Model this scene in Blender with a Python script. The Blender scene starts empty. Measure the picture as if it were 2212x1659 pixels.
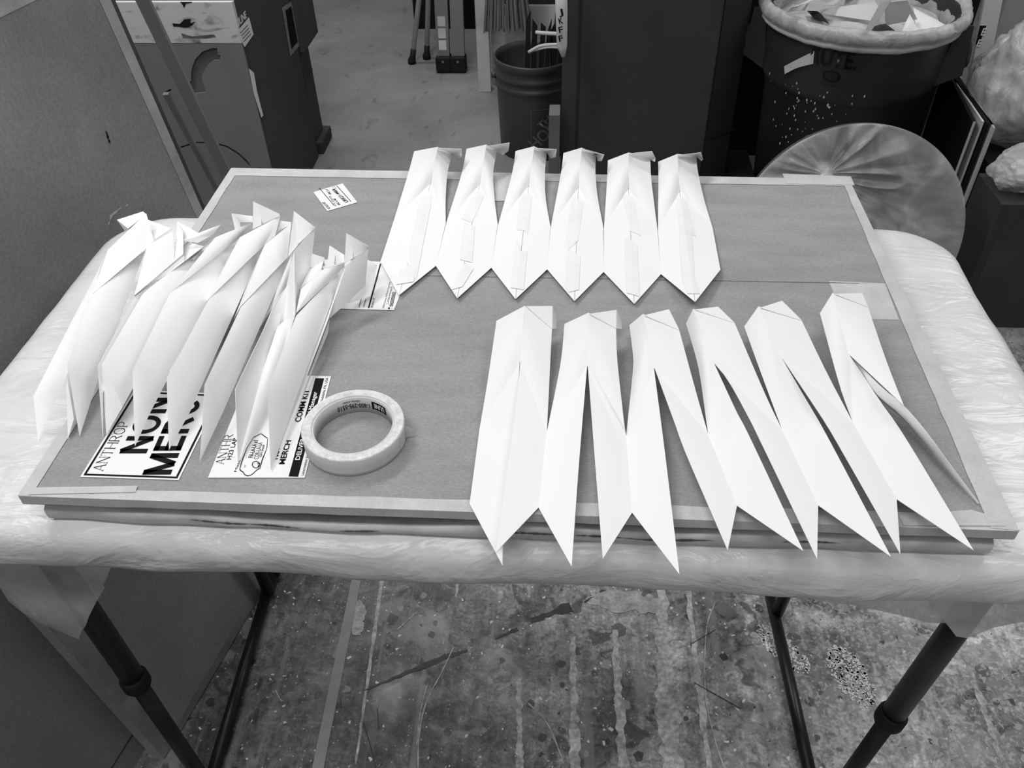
import bpy, bmesh, math, random
from mathutils import Vector, noise
random.seed(7)
scn = bpy.context.scene
COL = scn.collection

# ------------------------------------------------------------------ camera
W, H, F = 2212.0, 1659.0, 1800.0
YAW, PITCH, ROLL = -0.08045486, 0.73250789, -0.02797494
TT = 0.880           # table top
ZB = 0.922           # upper face of the cardboard panel
CAM = Vector((0.51452224, -0.48890051, 0.60171059 + ZB))
_cy, _sy = math.cos(YAW), math.sin(YAW)
FWD = Vector((_sy*math.cos(PITCH), _cy*math.cos(PITCH), -math.sin(PITCH)))
_r0 = Vector((_cy, -_sy, 0)); _u0 = _r0.cross(FWD)
RGT = _r0*math.cos(ROLL) + _u0*math.sin(ROLL)
UPV = -_r0*math.sin(ROLL) + _u0*math.cos(ROLL)
cd = bpy.data.cameras.new('camera'); cam = bpy.data.objects.new('camera', cd); COL.objects.link(cam)
cd.sensor_fit = 'HORIZONTAL'; cd.sensor_width = 36.0; cd.lens = F/W*36.0
cd.clip_start = 0.02; cd.clip_end = 60
from mathutils import Matrix
cam.matrix_world = Matrix(((RGT.x, UPV.x, -FWD.x, CAM.x), (RGT.y, UPV.y, -FWD.y, CAM.y), (RGT.z, UPV.z, -FWD.z, CAM.z), (0, 0, 0, 1)))
scn.camera = cam

# ------------------------------------------------------------------ light
scn.view_settings.view_transform = 'Standard'
scn.view_settings.look = 'None'
scn.view_settings.gamma = 1.0
scn.view_settings.use_curve_mapping = False
scn.view_settings.exposure = -0.22
wd = bpy.data.worlds.new('world'); scn.world = wd; wd.use_nodes = True
wd.node_tree.nodes['Background'].inputs[0].default_value = (1, 1, 1, 1)
wd.node_tree.nodes['Background'].inputs[1].default_value = 0.17

def area(name, loc, target, sx, sy, power):
    ld = bpy.data.lights.new(name, 'AREA'); ld.shape = 'RECTANGLE'; ld.size = sx; ld.size_y = sy; ld.energy = power
    o = bpy.data.objects.new(name, ld); COL.objects.link(o); o.location = loc
    d = Vector(target) - Vector(loc)
    o.rotation_euler = d.to_track_quat('-Z', 'Y').to_euler()
    return o
area('tube_light_back', (-0.65, 1.40, 2.85), (-0.6, 1.35, 0), 2.0, 0.30, 48)
area('tube_light_right', (2.3, 1.5, 2.85), (2.1, 1.3, 0), 0.30, 2.0, 30)
area('fill_light_front', (0.2, -2.3, 2.6), (0.4, 0.2, 0.7), 2.4, 0.30, 14)  # added fill, brightens the sheet skirt and the front faces
area('fill_light_overhead', (0.1, -0.55, 2.9), (0.1, -0.55, 0), 1.8, 0.30, 27)  # added fill, lifts the upper lips along the front edge
area('tube_light_far', (-0.6, 3.6, 2.85), (-0.6, 3.6, 0), 2.4, 0.30, 34)

# ------------------------------------------------------------------ pixel -> place on a known plane
def ray(px, py): return FWD + RGT*((px-W/2)/F) - UPV*((py-H/2)/F)
def at(px, py, z): d = ray(px, py); return CAM + d*((z-CAM.z)/d.z)
def aty(px, py, y): d = ray(px, py); return CAM + d*((y-CAM.y)/d.y)
def atx(px, py, x): d = ray(px, py); return CAM + d*((x-CAM.x)/d.x)

# ------------------------------------------------------------------ materials
def newmat(name):
    m = bpy.data.materials.new(name); m.use_nodes = True
    return m, m.node_tree.nodes, m.node_tree.links, m.node_tree.nodes['Principled BSDF']
def g(v): return (v, v, v, 1)
def M(name, v, rough=0.6, var=0.0, scale=8.0, stretch=(1, 1, 1), bump=0.0, bscale=60.0, bdist=0.002, spec=0.3, metal=0.0, fine=0.0, fscale=300.0, detail=6.0):
    m, N, L, P = newmat(name)
    P.inputs['Roughness'].default_value = rough
    P.inputs['Specular IOR Level'].default_value = spec
    P.inputs['Metallic'].default_value = metal
    tc = N.new('ShaderNodeTexCoord'); mp = N.new('ShaderNodeMapping'); mp.inputs['Scale'].default_value = stretch
    L.new(tc.outputs['Object'], mp.inputs[0])
    n1 = N.new('ShaderNodeTexNoise'); n1.inputs['Scale'].default_value = scale; n1.inputs['Detail'].default_value = detail
    L.new(mp.outputs[0], n1.inputs['Vector'])
    n2 = N.new('ShaderNodeTexNoise'); n2.inputs['Scale'].default_value = fscale; n2.inputs['Detail'].default_value = 2.0
    L.new(mp.outputs[0], n2.inputs['Vector'])
    r1 = N.new('ShaderNodeMapRange'); r1.inputs[1].default_value = 0.3; r1.inputs[2].default_value = 0.7
    r1.inputs[3].default_value = 1-var; r1.inputs[4].default_value = 1+var
    L.new(n1.outputs['Fac'], r1.inputs[0])
    r2 = N.new('ShaderNodeMapRange'); r2.inputs[1].default_value = 0.3; r2.inputs[2].default_value = 0.7
    r2.inputs[3].default_value = 1-fine; r2.inputs[4].default_value = 1+fine
    L.new(n2.outputs['Fac'], r2.inputs[0])
    mu = N.new('ShaderNodeMath'); mu.operation = 'MULTIPLY'; L.new(r1.outputs[0], mu.inputs[0]); L.new(r2.outputs[0], mu.inputs[1])
    mv = N.new('ShaderNodeMath'); mv.operation = 'MULTIPLY'; mv.inputs[1].default_value = v; L.new(mu.outputs[0], mv.inputs[0])
    cb = N.new('ShaderNodeCombineColor')
    for k in range(3): L.new(mv.outputs[0], cb.inputs[k])
    L.new(cb.outputs[0], P.inputs['Base Color'])
    if bump > 0:
        n3 = N.new('ShaderNodeTexNoise'); n3.inputs['Scale'].default_value = bscale; n3.inputs['Detail'].default_value = 4.0
        L.new(mp.outputs[0], n3.inputs['Vector'])
        b = N.new('ShaderNodeBump'); b.inputs['Strength'].default_value = bump; b.inputs['Distance'].default_value = bdist
        L.new(n3.outputs['Fac'], b.inputs['Height']); L.new(b.outputs[0], P.inputs['Normal'])
    return m
def film(name, v, alpha, rough=0.25, scale=14.0, bump=0.6, var=0.35, stretch=(1, 1, 1), bdist=0.01):
    """cloudy plastic film: part clear, part white, glossy"""
    m, N, L, P = newmat(name)
    P.inputs['Base Color'].default_value = g(v); P.inputs['Roughness'].default_value = rough; P.inputs['Specular IOR Level'].default_value = 0.5
    tc = N.new('ShaderNodeTexCoord'); mp = N.new('ShaderNodeMapping'); mp.inputs['Scale'].default_value = stretch
    L.new(tc.outputs['Object'], mp.inputs[0])
    n = N.new('ShaderNodeTexNoise'); n.inputs['Scale'].default_value = scale; n.inputs['Detail'].default_value = 5; n.inputs['Distortion'].default_value = 1.2
    L.new(mp.outputs[0], n.inputs['Vector'])
    r = N.new('ShaderNodeMapRange'); r.inputs[1].default_value = 0.3; r.inputs[2].default_value = 0.7
    r.inputs[3].default_value = max(0, alpha-var); r.inputs[4].default_value = min(1, alpha+var)
    L.new(n.outputs['Fac'], r.inputs[0]); L.new(r.outputs[0], P.inputs['Alpha'])
    b = N.new('ShaderNodeBump'); b.inputs['Strength'].default_value = bump; b.inputs['Distance'].default_value = bdist
    L.new(n.outputs['Fac'], b.inputs['Height']); L.new(b.outputs[0], P.inputs['Normal'])
    return m

m_paper = M('white_paper', 0.86, 0.75, var=0.012, scale=5, fine=0.008, fscale=500, spec=0.15)
m_mtape = M('matte_tape', 0.815, 0.6, var=0.03, scale=30, spec=0.25)
m_card = M('kraft_board', 0.30, 0.85, var=0.09, scale=9, stretch=(1, 4, 1), fine=0.14, fscale=260, spec=0.15, bump=0.08, bscale=300, bdist=0.0006)
m_cardL = M('grey_board_worn', 0.27, 0.8, var=0.22, scale=4, fine=0.12, fscale=220, spec=0.2)
m_carddark = M('dark_board', 0.048, 0.85, var=0.12, scale=6, fine=0.1, fscale=200, spec=0.15)
m_ktape = M('paper_tape', 0.52, 0.55, var=0.10, scale=25, fine=0.05, bump=0.25, bscale=40, bdist=0.002, spec=0.35)
m_ktape2 = M('worn_tape', 0.55, 0.4, var=0.16, scale=30, stretch=(1, 2, 2), bump=0.5, bscale=30, bdist=0.003, spec=0.4)
m_label = M('label_paper', 0.80, 0.45, var=0.02, scale=10, spec=0.35)
m_ink = M('black_ink', 0.012, 0.8, spec=0.05)
m_inkgrey = M('grey_ink', 0.10, 0.5, spec=0.2)
m_black = M('black_enamel', 0.012, 0.38, var=0.2, scale=40, spec=0.45)
m_rubber = M('black_rubber', 0.014, 0.7, spec=0.2)
m_tabletop = M('grey_plastic_top', 0.35, 0.5)
m_can = M('dark_can_plastic', 0.032, 0.42, var=0.15, scale=10, spec=0.4)
m_bucket = M('bucket_plastic', 0.050, 0.42, var=0.08, scale=6, spec=0.4)
m_bucketprint = M('bucket_print', 0.024, 0.5)
m_bucketline = M('bucket_line', 0.11, 0.5)
m_white = M('white_board', 0.62, 0.6, var=0.06, scale=6)
m_offwhite = M('painted_white', 0.52, 0.6, var=0.15, scale=9, fine=0.06)
m_alu = M('dull_aluminium', 0.20, 0.42, var=0.10, scale=12, stretch=(1, 1, 0.1), metal=0.35, spec=0.5)
m_bristle = M('broom_straw', 0.19, 0.8, var=0.3, scale=90, stretch=(1, 1, 0.05))
m_wood = M('raw_wood', 0.21, 0.75, var=0.2, scale=10, stretch=(1, 1, 0.1))
m_wall = M('wall_paint', 0.45, 0.8, var=0.05)
m_tapecore = M('tape_core_card', 0.55, 0.6, var=0.05)
m_tapeside = M('tape_roll_side', 0.66, 0.6, var=0.16, scale=90, fine=0.12, fscale=400)
m_blackfoam = M('black_foam_board', 0.008, 0.7, spec=0.15)

def plastic_sheet_mat():
    m, N, L, P = newmat('plastic_sheeting')
    P.inputs['Base Color'].default_value = g(0.74); P.inputs['Roughness'].default_value = 0.33; P.inputs['Specular IOR Level'].default_value = 0.5
    tc = N.new('ShaderNodeTexCoord')
    n = N.new('ShaderNodeTexNoise'); n.inputs['Scale'].default_value = 9; n.inputs['Detail'].default_value = 5; n.inputs['Distortion'].default_value = 2.0
    L.new(tc.outputs['Object'], n.inputs['Vector'])
    n.inputs['Distortion'].default_value = 0.7
    mp = N.new('ShaderNodeMapping'); mp.inputs['Rotation'].default_value = (0.4, 0.5, 0.6); mp.inputs['Scale'].default_value = (1.0, 2.6, 1.6); L.new(tc.outputs['Object'], mp.inputs[0])
    n2 = N.new('ShaderNodeTexNoise'); n2.inputs['Scale'].default_value = 8; n2.inputs['Detail'].default_value = 4; n2.inputs['Distortion'].default_value = 0.9
    L.new(mp.outputs[0], n2.inputs['Vector'])
    sb = N.new('ShaderNodeMath'); sb.operation = 'SUBTRACT'; sb.inputs[1].default_value = 0.5; L.new(n2.outputs['Fac'], sb.inputs[0])
    ab = N.new('ShaderNodeMath'); ab.operation = 'ABSOLUTE'; L.new(sb.outputs[0], ab.inputs[0])
    ad = N.new('ShaderNodeMath'); ad.operation = 'MULTIPLY_ADD'; ad.inputs[1].default_value = -1.5
    L.new(ab.outputs[0], ad.inputs[0]); L.new(n.outputs['Fac'], ad.inputs[2])
    b = N.new('ShaderNodeBump'); b.inputs['Strength'].default_value = 0.5; b.inputs['Distance'].default_value = 0.012
    L.new(ad.outputs[0], b.inputs['Height']); L.new(b.outputs[0], P.inputs['Normal'])
    r = N.new('ShaderNodeMapRange'); r.inputs[1].default_value = 0.3; r.inputs[2].default_value = 0.7; r.inputs[3].default_value = 0.66; r.inputs[4].default_value = 0.78
    L.new(n.outputs['Fac'], r.inputs[0])
    cb = N.new('ShaderNodeCombineColor')
    for k in range(3): L.new(r.outputs[0], cb.inputs[k])
    L.new(cb.outputs[0], P.inputs['Base Color'])
    return m
m_sheet = plastic_sheet_mat()
m_flap = film('thin_plastic', 0.62, 0.50, rough=0.35, scale=11, var=0.10, bump=0.5)
m_flap2 = film('double_plastic', 0.62, 0.80, rough=0.4, scale=7, var=0.05, bump=0.3)
m_liner = film('bin_liner', 0.66, 0.72, rough=0.3, scale=16, var=0.2, bump=0.8)
m_wrap = film('wrap_film', 0.72, 0.40, rough=0.28, scale=8, var=0.20, bump=0.4)
m_bag = film('bag_film', 0.72, 0.62, rough=0.28, scale=9, var=0.25, bump=0.9, bdist=0.02)

def floor_mat():
    m, N, L, P = newmat('paint_spattered_concrete')
    tc = N.new('ShaderNodeTexCoord'); V = tc.outputs['Object']
    def mapn(scale):
        q = N.new('ShaderNodeMapping'); q.inputs['Scale'].default_value = scale; L.new(V, q.inputs[0]); return q.outputs[0]
    def noi(vec, s, d=6, dist=0.0):
        n = N.new('ShaderNodeTexNoise'); n.inputs['Scale'].default_value = s; n.inputs['Detail'].default_value = d; n.inputs['Distortion'].default_value = dist
        L.new(vec, n.inputs['Vector']); return n.outputs['Fac']
    def mr(x, a, b, c, d):
        r = N.new('ShaderNodeMapRange'); L.new(x, r.inputs[0])
        for i, q in enumerate((a, b, c, d)): r.inputs[i+1].default_value = q
        return r.outputs[0]
    def ma(op, a, b):
        q = N.new('ShaderNodeMath'); q.operation = op
        for i, x in enumerate((a, b)):
            if isinstance(x, (int, float)): q.inputs[i].default_value = x
            else: L.new(x, q.inputs[i])
        return q.outputs[0]
    def lerp(f, a, b):   # a + f*(b-a)
        return ma('ADD', a, ma('MULTIPLY', f, ma('SUBTRACT', b, a)))
    sx = N.new('ShaderNodeSeparateXYZ'); L.new(V, sx.inputs[0])
    # far clean concrete
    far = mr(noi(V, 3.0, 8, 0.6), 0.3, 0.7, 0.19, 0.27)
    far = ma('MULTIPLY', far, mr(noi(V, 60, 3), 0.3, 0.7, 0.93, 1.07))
    scuff = mr(noi(mapn((9, 5, 1)), 1.6, 5, 0.8), 0.62, 0.68, 0, 1)
    far = lerp(ma('MULTIPLY', scuff, 0.5), far, 0.10)
    # near, painted over many times
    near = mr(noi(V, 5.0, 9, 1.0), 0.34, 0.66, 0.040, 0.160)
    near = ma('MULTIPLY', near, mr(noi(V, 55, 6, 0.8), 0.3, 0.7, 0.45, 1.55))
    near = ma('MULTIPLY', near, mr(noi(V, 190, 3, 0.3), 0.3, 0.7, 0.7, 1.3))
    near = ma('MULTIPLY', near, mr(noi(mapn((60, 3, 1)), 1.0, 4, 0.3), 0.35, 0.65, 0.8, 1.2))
    near = ma('MULTIPLY', near, mr(sx.outputs[0], 0.2, 1.15, 1.05, 3.4))  # lightens towards the right: light beyond the table painted into the colour
    patch = mr(noi(V, 7.0, 6, 1.5), 0.57, 0.62, 0, 1)
    near = lerp(ma('MULTIPLY', patch, 0.65), near, 0.23)
    dk = mr(noi(mapn((1, 1, 1)), 13.0, 5, 1.0), 0.63, 0.66, 0, 1)
    near = lerp(ma('MULTIPLY', dk, 0.7), near, 0.03)
    streak = mr(noi(mapn((32, 1.4, 1)), 1.0, 4, 0.2), 0.60, 0.66, 0, 1)
    near = lerp(ma('MULTIPLY', streak, 0.55), near, 0.22)
    thin = mr(noi(mapn((3.0, 60, 1)), 1.0, 3, 1.2), 0.70, 0.72, 0, 1)
    near = lerp(ma('MULTIPLY', thin, 0.4), near, 0.04)
    def dots(s, thr, sel):
        v = N.new('ShaderNodeTexVoronoi'); v.inputs['Scale'].default_value = s
        ad = N.new('ShaderNodeMixRGB'); ad.blend_type = 'ADD'; ad.inputs[0].default_value = 0.012
        nn = N.new('ShaderNodeTexNoise'); nn.inputs['Scale'].default_value = 90; L.new(V, nn.inputs['Vector'])
        L.new(V, ad.inputs[1]); L.new(nn.outputs['Color'], ad.inputs[2]); L.new(ad.outputs[0], v.inputs['Vector'])
        sp = N.new('ShaderNodeSeparateColor'); L.new(v.outputs['Color'], sp.inputs[0])
        size = mr(sp.outputs[1], 0, 1, thr*0.3, thr)
        inside = ma('LESS_THAN', v.outputs['Distance'], size)
        return ma('MULTIPLY', inside, ma('LESS_THAN', sp.outputs[0], sel))
    near = lerp(ma('MULTIPLY', dots(34, 0.33, 0.25), 0.85), near, 0.022)
    near = lerp(ma('MULTIPLY', dots(26, 0.30, 0.22), 0.6), near, 0.34)
    near = lerp(dots(75, 0.26, 0.20), near, 0.62)
    near = lerp(ma('MULTIPLY', dots(17, 0.30, 0.20), 0.75), near, 0.05)
    near = lerp(ma('MULTIPLY', dots(140, 0.28, 0.22), 0.8), near, 0.45)
    near = lerp(dots(110, 0.22, 0.10), near, 0.015)
    # a rash of fine white specks at the right
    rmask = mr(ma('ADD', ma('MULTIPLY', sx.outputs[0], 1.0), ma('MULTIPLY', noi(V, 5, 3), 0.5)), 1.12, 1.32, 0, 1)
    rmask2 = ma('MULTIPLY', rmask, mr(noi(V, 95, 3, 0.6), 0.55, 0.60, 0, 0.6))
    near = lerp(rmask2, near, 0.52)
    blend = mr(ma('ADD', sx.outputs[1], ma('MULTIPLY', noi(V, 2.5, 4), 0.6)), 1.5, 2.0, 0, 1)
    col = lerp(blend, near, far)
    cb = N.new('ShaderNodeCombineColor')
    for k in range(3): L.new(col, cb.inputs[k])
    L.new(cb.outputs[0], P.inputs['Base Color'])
    P.inputs['Specular IOR Level'].default_value = 0.4
    L.new(mr(noi(V, 12, 4), 0.3, 0.7, 0.30, 0.60), P.inputs['Roughness'])
    b = N.new('ShaderNodeBump'); b.inputs['Strength'].default_value = 0.25; b.inputs['Distance'].default_value = 0.004
    L.new(noi(V, 40, 5), b.inputs['Height']); L.new(b.outputs[0], P.inputs['Normal'])
    return m
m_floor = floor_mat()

# ------------------------------------------------------------------ object helpers
def obj(name, bm, mat, parent=None, smooth=False, solid=0.0, off=0.0, bevel=0.0):
    me = bpy.data.meshes.new(name)
    bmesh.ops.recalc_face_normals(bm, faces=bm.faces[:])
    bm.to_mesh(me); bm.free()
    o = bpy.data.objects.new(name, me); COL.objects.link(o)
    if mat: me.materials.append(mat)
    if parent:
        o.parent = parent
        o.matrix_parent_inverse = Matrix.Translation(-parent_world(parent))
    if smooth:
        for p in me.polygons: p.use_smooth = True
    if bevel > 0:
        b = o.modifiers.new('bevel', 'BEVEL'); b.width = bevel; b.segments = 2; b.limit_method = 'ANGLE'
    if solid > 0:
        s = o.modifiers.new('thick', 'SOLIDIFY'); s.thickness = solid; s.offset = off
        if smooth:
            e = o.modifiers.new('crisp', 'EDGE_SPLIT'); e.split_angle = math.radians(35); e.use_edge_sharp = False
    return o
def parent_world(p):
    return Vector(p.location) if p.parent is None else Vector((0, 0, 0))   # meshes are built in world coordinates
def tag(o, label, cat, group=None):
    o['label'] = label; o['category'] = cat
    if group: o['group'] = group
    return o
def thing(name, label, cat, loc=(0, 0, 0), group=None):
    o = bpy.data.objects.new(name, None); COL.objects.link(o); o.location = loc; o.empty_display_size = 0.05
    return tag(o, label, cat, group)
def struct(o): o['kind'] = 'structure'; return o

def add_box(bm, lo, hi):
    x0, y0, z0 = lo; x1, y1, z1 = hi
    vs = [bm.verts.new(p) for p in ((x0,y0,z0),(x1,y0,z0),(x1,y1,z0),(x0,y1,z0),(x0,y0,z1),(x1,y0,z1),(x1,y1,z1),(x0,y1,z1))]
    for f in ((3,2,1,0),(4,5,6,7),(0,1,5,4),(1,2,6,5),(2,3,7,6),(3,0,4,7)): bm.faces.new([vs[i] for i in f])
def box(lo, hi): bm = bmesh.new(); add_box(bm, lo, hi); return bm
def add_hex(bm, b4, t4):
    """prism between two quads"""
    a = [bm.verts.new(p) for p in b4]; c = [bm.verts.new(p) for p in t4]
    bm.faces.new(a[::-1]); bm.faces.new(c)
    for i in range(len(a)):
        j = (i+1) % len(a); bm.faces.new((a[i], a[j], c[j], c[i]))
def slab(pts, nrm, th):
    """polygon pts extruded by -nrm*th"""
    bm = bmesh.new(); n = Vector(nrm).normalized()*th
    add_hex(bm, [Vector(p)-n for p in pts], [Vector(p) for p in pts]); return bm
def poly(pts):
    bm = bmesh.new(); bm.faces.new([bm.verts.new(p) for p in pts]); return bm
def resample(pl, n):
    pl = [Vector(p) for p in pl]
    d = [0.0]
    for a, b in zip(pl, pl[1:]): d.append(d[-1]+(b-a).length)
    out = []
    for i in range(n+1):
        t = d[-1]*i/n
        k = 0
        while k < len(d)-2 and d[k+1] < t: k += 1
        w = (t-d[k])/max(1e-9, d[k+1]-d[k]); out.append(pl[k].lerp(pl[k+1], min(1, max(0, w))))
    return out
def smoothpl(pl, n):
    """Catmull-Rom through points then n+1 samples"""
    P = [Vector(p) for p in pl]
    if len(P) < 3: return resample(P, n)
    Q = [P[0]*2-P[1]] + P + [P[-1]*2-P[-2]]
    out = []
    for i in range(1, len(Q)-2):
        for k in range(8):
            t = k/8
            a, b, c, d = Q[i-1], Q[i], Q[i+1], Q[i+2]
            out.append(0.5*((2*b)+(c-a)*t+(2*a-5*b+4*c-d)*t*t+(3*b-a-3*c+d)*t**3))
    out.append(P[-1])
    return resample(out, n)
def add_loft(bm, A, B, n=10, m=6, bulge=0.0):
    """surface between polylines A and B"""
    a = smoothpl(A, n); b = smoothpl(B, n)
    grid = []
    for i in range(n+1):
        row = []
        for j in range(m+1):
            p = a[i].lerp(b[i], j/m)
            p = p + Vector((0, 0, bulge*4*(j/m)*(1-j/m)*math.sin(math.pi*i/n)))
            row.append(bm.verts.new(p))
        grid.append(row)
    for i in range(n):
        for j in range(m):
            q = [grid[i][j], grid[i][j+1], grid[i+1][j+1], grid[i+1][j]]
            try: bm.faces.new(q)
            except Exception: pass
def loft(A, B, n=10, m=6, bulge=0.0):
    bm = bmesh.new(); add_loft(bm, A, B, n, m, bulge); return bm
def add_tube(bm, pts, r, seg=14, cap=True):
    pts = [Vector(p) for p in pts]; rings = []
    for i, p in enumerate(pts):
        d = (pts[min(i+1, len(pts)-1)]-pts[max(0, i-1)]).normalized()
        ref = Vector((0, 0, 1)) if abs(d.z) < 0.9 else Vector((1, 0, 0))
        u = d.cross(ref).normalized(); v = d.cross(u)
        rr = r[i] if isinstance(r, (list, tuple)) else r
        rings.append([bm.verts.new(p+(u*math.cos(2*math.pi*k/seg)+v*math.sin(2*math.pi*k/seg))*rr) for k in range(seg)])
    for a, b in zip(rings, rings[1:]):
        for k in range(seg):
            l = (k+1) % seg; bm.faces.new((a[k], a[l], b[l], b[k]))
    if cap: bm.faces.new(rings[0][::-1]); bm.faces.new(rings[-1])
def tube(pts, r, seg=14): bm = bmesh.new(); add_tube(bm, pts, r, seg); return bm
def lathe(profile, c, seg=64, close=False, fn=None):
    bm = bmesh.new(); rings = []
    for (rr, z) in profile:
        ring = []
        for k in range(seg):
            a = 2*math.pi*k/seg
            q, zz = (rr, z) if fn is None else fn(rr, z, a)
            ring.append(bm.verts.new((c[0]+q*math.cos(a), c[1]+q*math.sin(a), c[2]+zz)))
        rings.append(ring)
    prs = list(zip(rings, rings[1:]))
    if close: prs.append((rings[-1], rings[0]))
    for a, b in prs:
        for k in range(seg):
            l = (k+1) % seg; bm.faces.new((a[k], a[l], b[l], b[k]))
    return bm
def text(name, s, mat, parent, p0, p1, top, nrm, bold=0.0, lift=0.0005, spacing=1.0, warp=None, shear=0.0):
    """lettering s: base line p0->p1, cap line through top, lying on the plane with normal nrm"""
    cu = bpy.data.curves.new('lettering_curve', 'FONT'); cu.body = s; cu.offset = bold; cu.resolution_u = 3; cu.space_character = spacing; cu.shear = shear
    t = bpy.data.objects.new('lettering_source', cu); COL.objects.link(t)
    bpy.context.view_layer.update()
    dg = bpy.context.evaluated_depsgraph_get()
    me = bpy.data.meshes.new_from_object(t.evaluated_get(dg))
    bpy.data.objects.remove(t); bpy.data.curves.remove(cu)
    p0, p1, top, n = Vector(p0), Vector(p1), Vector(top), Vector(nrm).normalized()
    u = (p1-p0); w = u.length; u.normalize()
    v = n.cross(u).normalized(); h = abs((top-p0).dot(v))
    xs = [q.co.x for q in me.vertices]; x0, x1 = min(xs), max(xs)
    cap = 0.70
    for q in me.vertices:
        a = (q.co.x-x0)/(x1-x0)*w; b = q.co.y/cap*h
        q.co = (p0 + u*a + v*b + n*lift) if warp is None else warp(a/w, b/h)
    me.name = name; me.materials.clear(); me.materials.append(mat)
    o = bpy.data.objects.new(name, me); COL.objects.link(o)
    if parent:
        o.parent = parent; o.matrix_parent_inverse = Matrix.Translation(-parent_world(parent))
    return o
UP = Vector((0, 0, 1))
def crop(ox, oy, s):
    return lambda x, y: (ox+x*s, oy+y*s)
cA = crop(810, 300, 0.21704); cB = crop(1180, 300, 0.21704)
c3 = crop(1000, 640, 0.22604); c4 = crop(1460, 620, 0.27125); c5 = crop(1000, 980, 0.27125); c6 = crop(1560, 940, 0.29476)
d1 = crop(60, 440, 0.18083); d2 = crop(380, 420, 0.22604); d3 = crop(60, 700, 0.20492); d4 = crop(400, 700, 0.205)
def B(p, h): return at(p[0], p[1], ZB+h)          # a point h above the cardboard panel

#=SETTING=
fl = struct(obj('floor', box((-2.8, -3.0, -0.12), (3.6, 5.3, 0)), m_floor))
struct(obj('wall_back', box((-2.8, 5.3, 0), (3.6, 5.45, 3.0)), m_wall))
struct(obj('wall_left', box((-2.95, -3.0, 0), (-2.8, 5.3, 3.0)), m_wall))
struct(obj('wall_right', box((3.6, -3.0, 0), (3.75, 5.3, 3.0)), m_wall))
struct(obj('wall_front', box((-2.8, -3.15, 0), (3.6, -3.0, 3.0)), m_wall))
struct(obj('ceiling', box((-2.8, -3.0, 3.0), (3.6, 5.3, 3.12)), m_wall))

# paint marks on the floor
def jag(p0, p1, w0, w1, n=26, amp=0.25, seed=0):
    rnd = random.Random(seed); p0, p1 = Vector(p0), Vector(p1)
    d = (p1-p0).normalized(); s = Vector((-d.y, d.x, 0)); bm = bmesh.new(); L_, R_ = [], []
    for i in range(n+1):
        t = i/n; c = p0.lerp(p1, t); w = w0+(w1-w0)*t
        L_.append(bm.verts.new(c-s*w*(0.5+rnd.uniform(-amp, amp)))); R_.append(bm.verts.new(c+s*w*(0.5+rnd.uniform(-amp, amp))))
    for i in range(n): bm.faces.new((L_[i], R_[i], R_[i+1], L_[i+1]))
    return bm
def fmark(pts, z=0.0006): return [at(x, y, z) for x, y in pts]
m_stripe = M('pale_paint_stripe', 0.40, 0.5, var=0.45, scale=30, fine=0.25, fscale=120)
m_dstripe = M('dark_scuff', 0.035, 0.5, var=0.4, scale=40, fine=0.3, fscale=100)
for i, (a, b, wa, wb) in enumerate((((825, 1255), (768, 1650), .008, .004), ((1121, 1464), (1124, 1680), .010, .012), ((1237, 1375), (1243, 1680), .010, .018),
        ((1328, 1360), (1348, 1680), .012, .018), ((1428, 1262), (1452, 1680), .022, .044), ((1484, 1258), (1534, 1680), .010, .012), ((990, 1240), (985, 1290), .008, .004),
        ((1140, 1240), (1143, 1290), .007, .006), ((1275, 1245), (1285, 1300), .014, .008), ((2085, 1420), (2170, 1659), .012, .010))):
    o = obj('paint_stripe', jag(at(*a, 0.0007), at(*b, 0.0007), wa, wb, seed=i), m_stripe, fl)
for i, (a, b, wa, wb) in enumerate((((785, 1492), (965, 1418), .003, .012), ((965, 1418), (1010, 1405), .010, .004), ((1145, 1340), (1233, 1310), .010, .020), ((1070, 1380), (1118, 1358), .003, .010), ((1262, 1300), (1300, 1285), .004, .008))):
    obj('scuff_mark', jag(at(*a, 0.0008), at(*b, 0.0008), wa, wb, n=14, seed=50+i), m_dstripe, fl)
m_spill = M('pale_spill', 0.36, 0.45, var=0.3, scale=40, fine=0.2, fscale=150)
def blotch(cx, cy, rx, ry, seed, z=0.0009):
    rnd = random.Random(seed); pts = []
    for k in range(36):
        a = 2*math.pi*k/36; q = 1+0.35*noise.noise(Vector((math.cos(a)*1.7+seed, math.sin(a)*1.7, seed*0.3)))+rnd.uniform(-.08, .08)
        pts.append(at(cx+rx*q*math.cos(a), cy+ry*q*math.sin(a), z))
    return poly(pts)
for i, (x, y, rx, ry) in enumerate(((1340, 1298, 62, 22), (1400, 1305, 30, 20), (770, 1320, 22, 28), (772, 1355, 14, 16))):
    obj('paint_spill', blotch(x, y, rx, ry, i, 0.0009+i*0.0001), m_spill, fl)
def speckle(cx, cy, rx, ry, n, seed, ang=0.0):
    rnd = random.Random(seed); bm = bmesh.new()
    for _ in range(n):
        a = rnd.uniform(0, 6.283); q = math.sqrt(rnd.random()); x = rx*q*math.cos(a); y = ry*q*math.sin(a)
        c = at(cx+x*math.cos(ang)-y*math.sin(ang), cy+x*math.sin(ang)+y*math.cos(ang), 0.0010); r0 = rnd.uniform(.0012, .004)
        bm.faces.new([bm.verts.new(c+Vector((r0*math.cos(k)*rnd.uniform(.5, 1.3), r0*math.sin(k)*rnd.uniform(.5, 1.3), 0))) for k in (0, 1.05, 2.1, 3.14, 4.2, 5.25)])
    return bm
m_speck = M('white_speckle', 0.8, 0.5)
o = obj('paint_speckle', speckle(1692, 1402, 75, 26, 260, 1, 0.75), m_speck, fl); o['kind'] = 'stuff'
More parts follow.
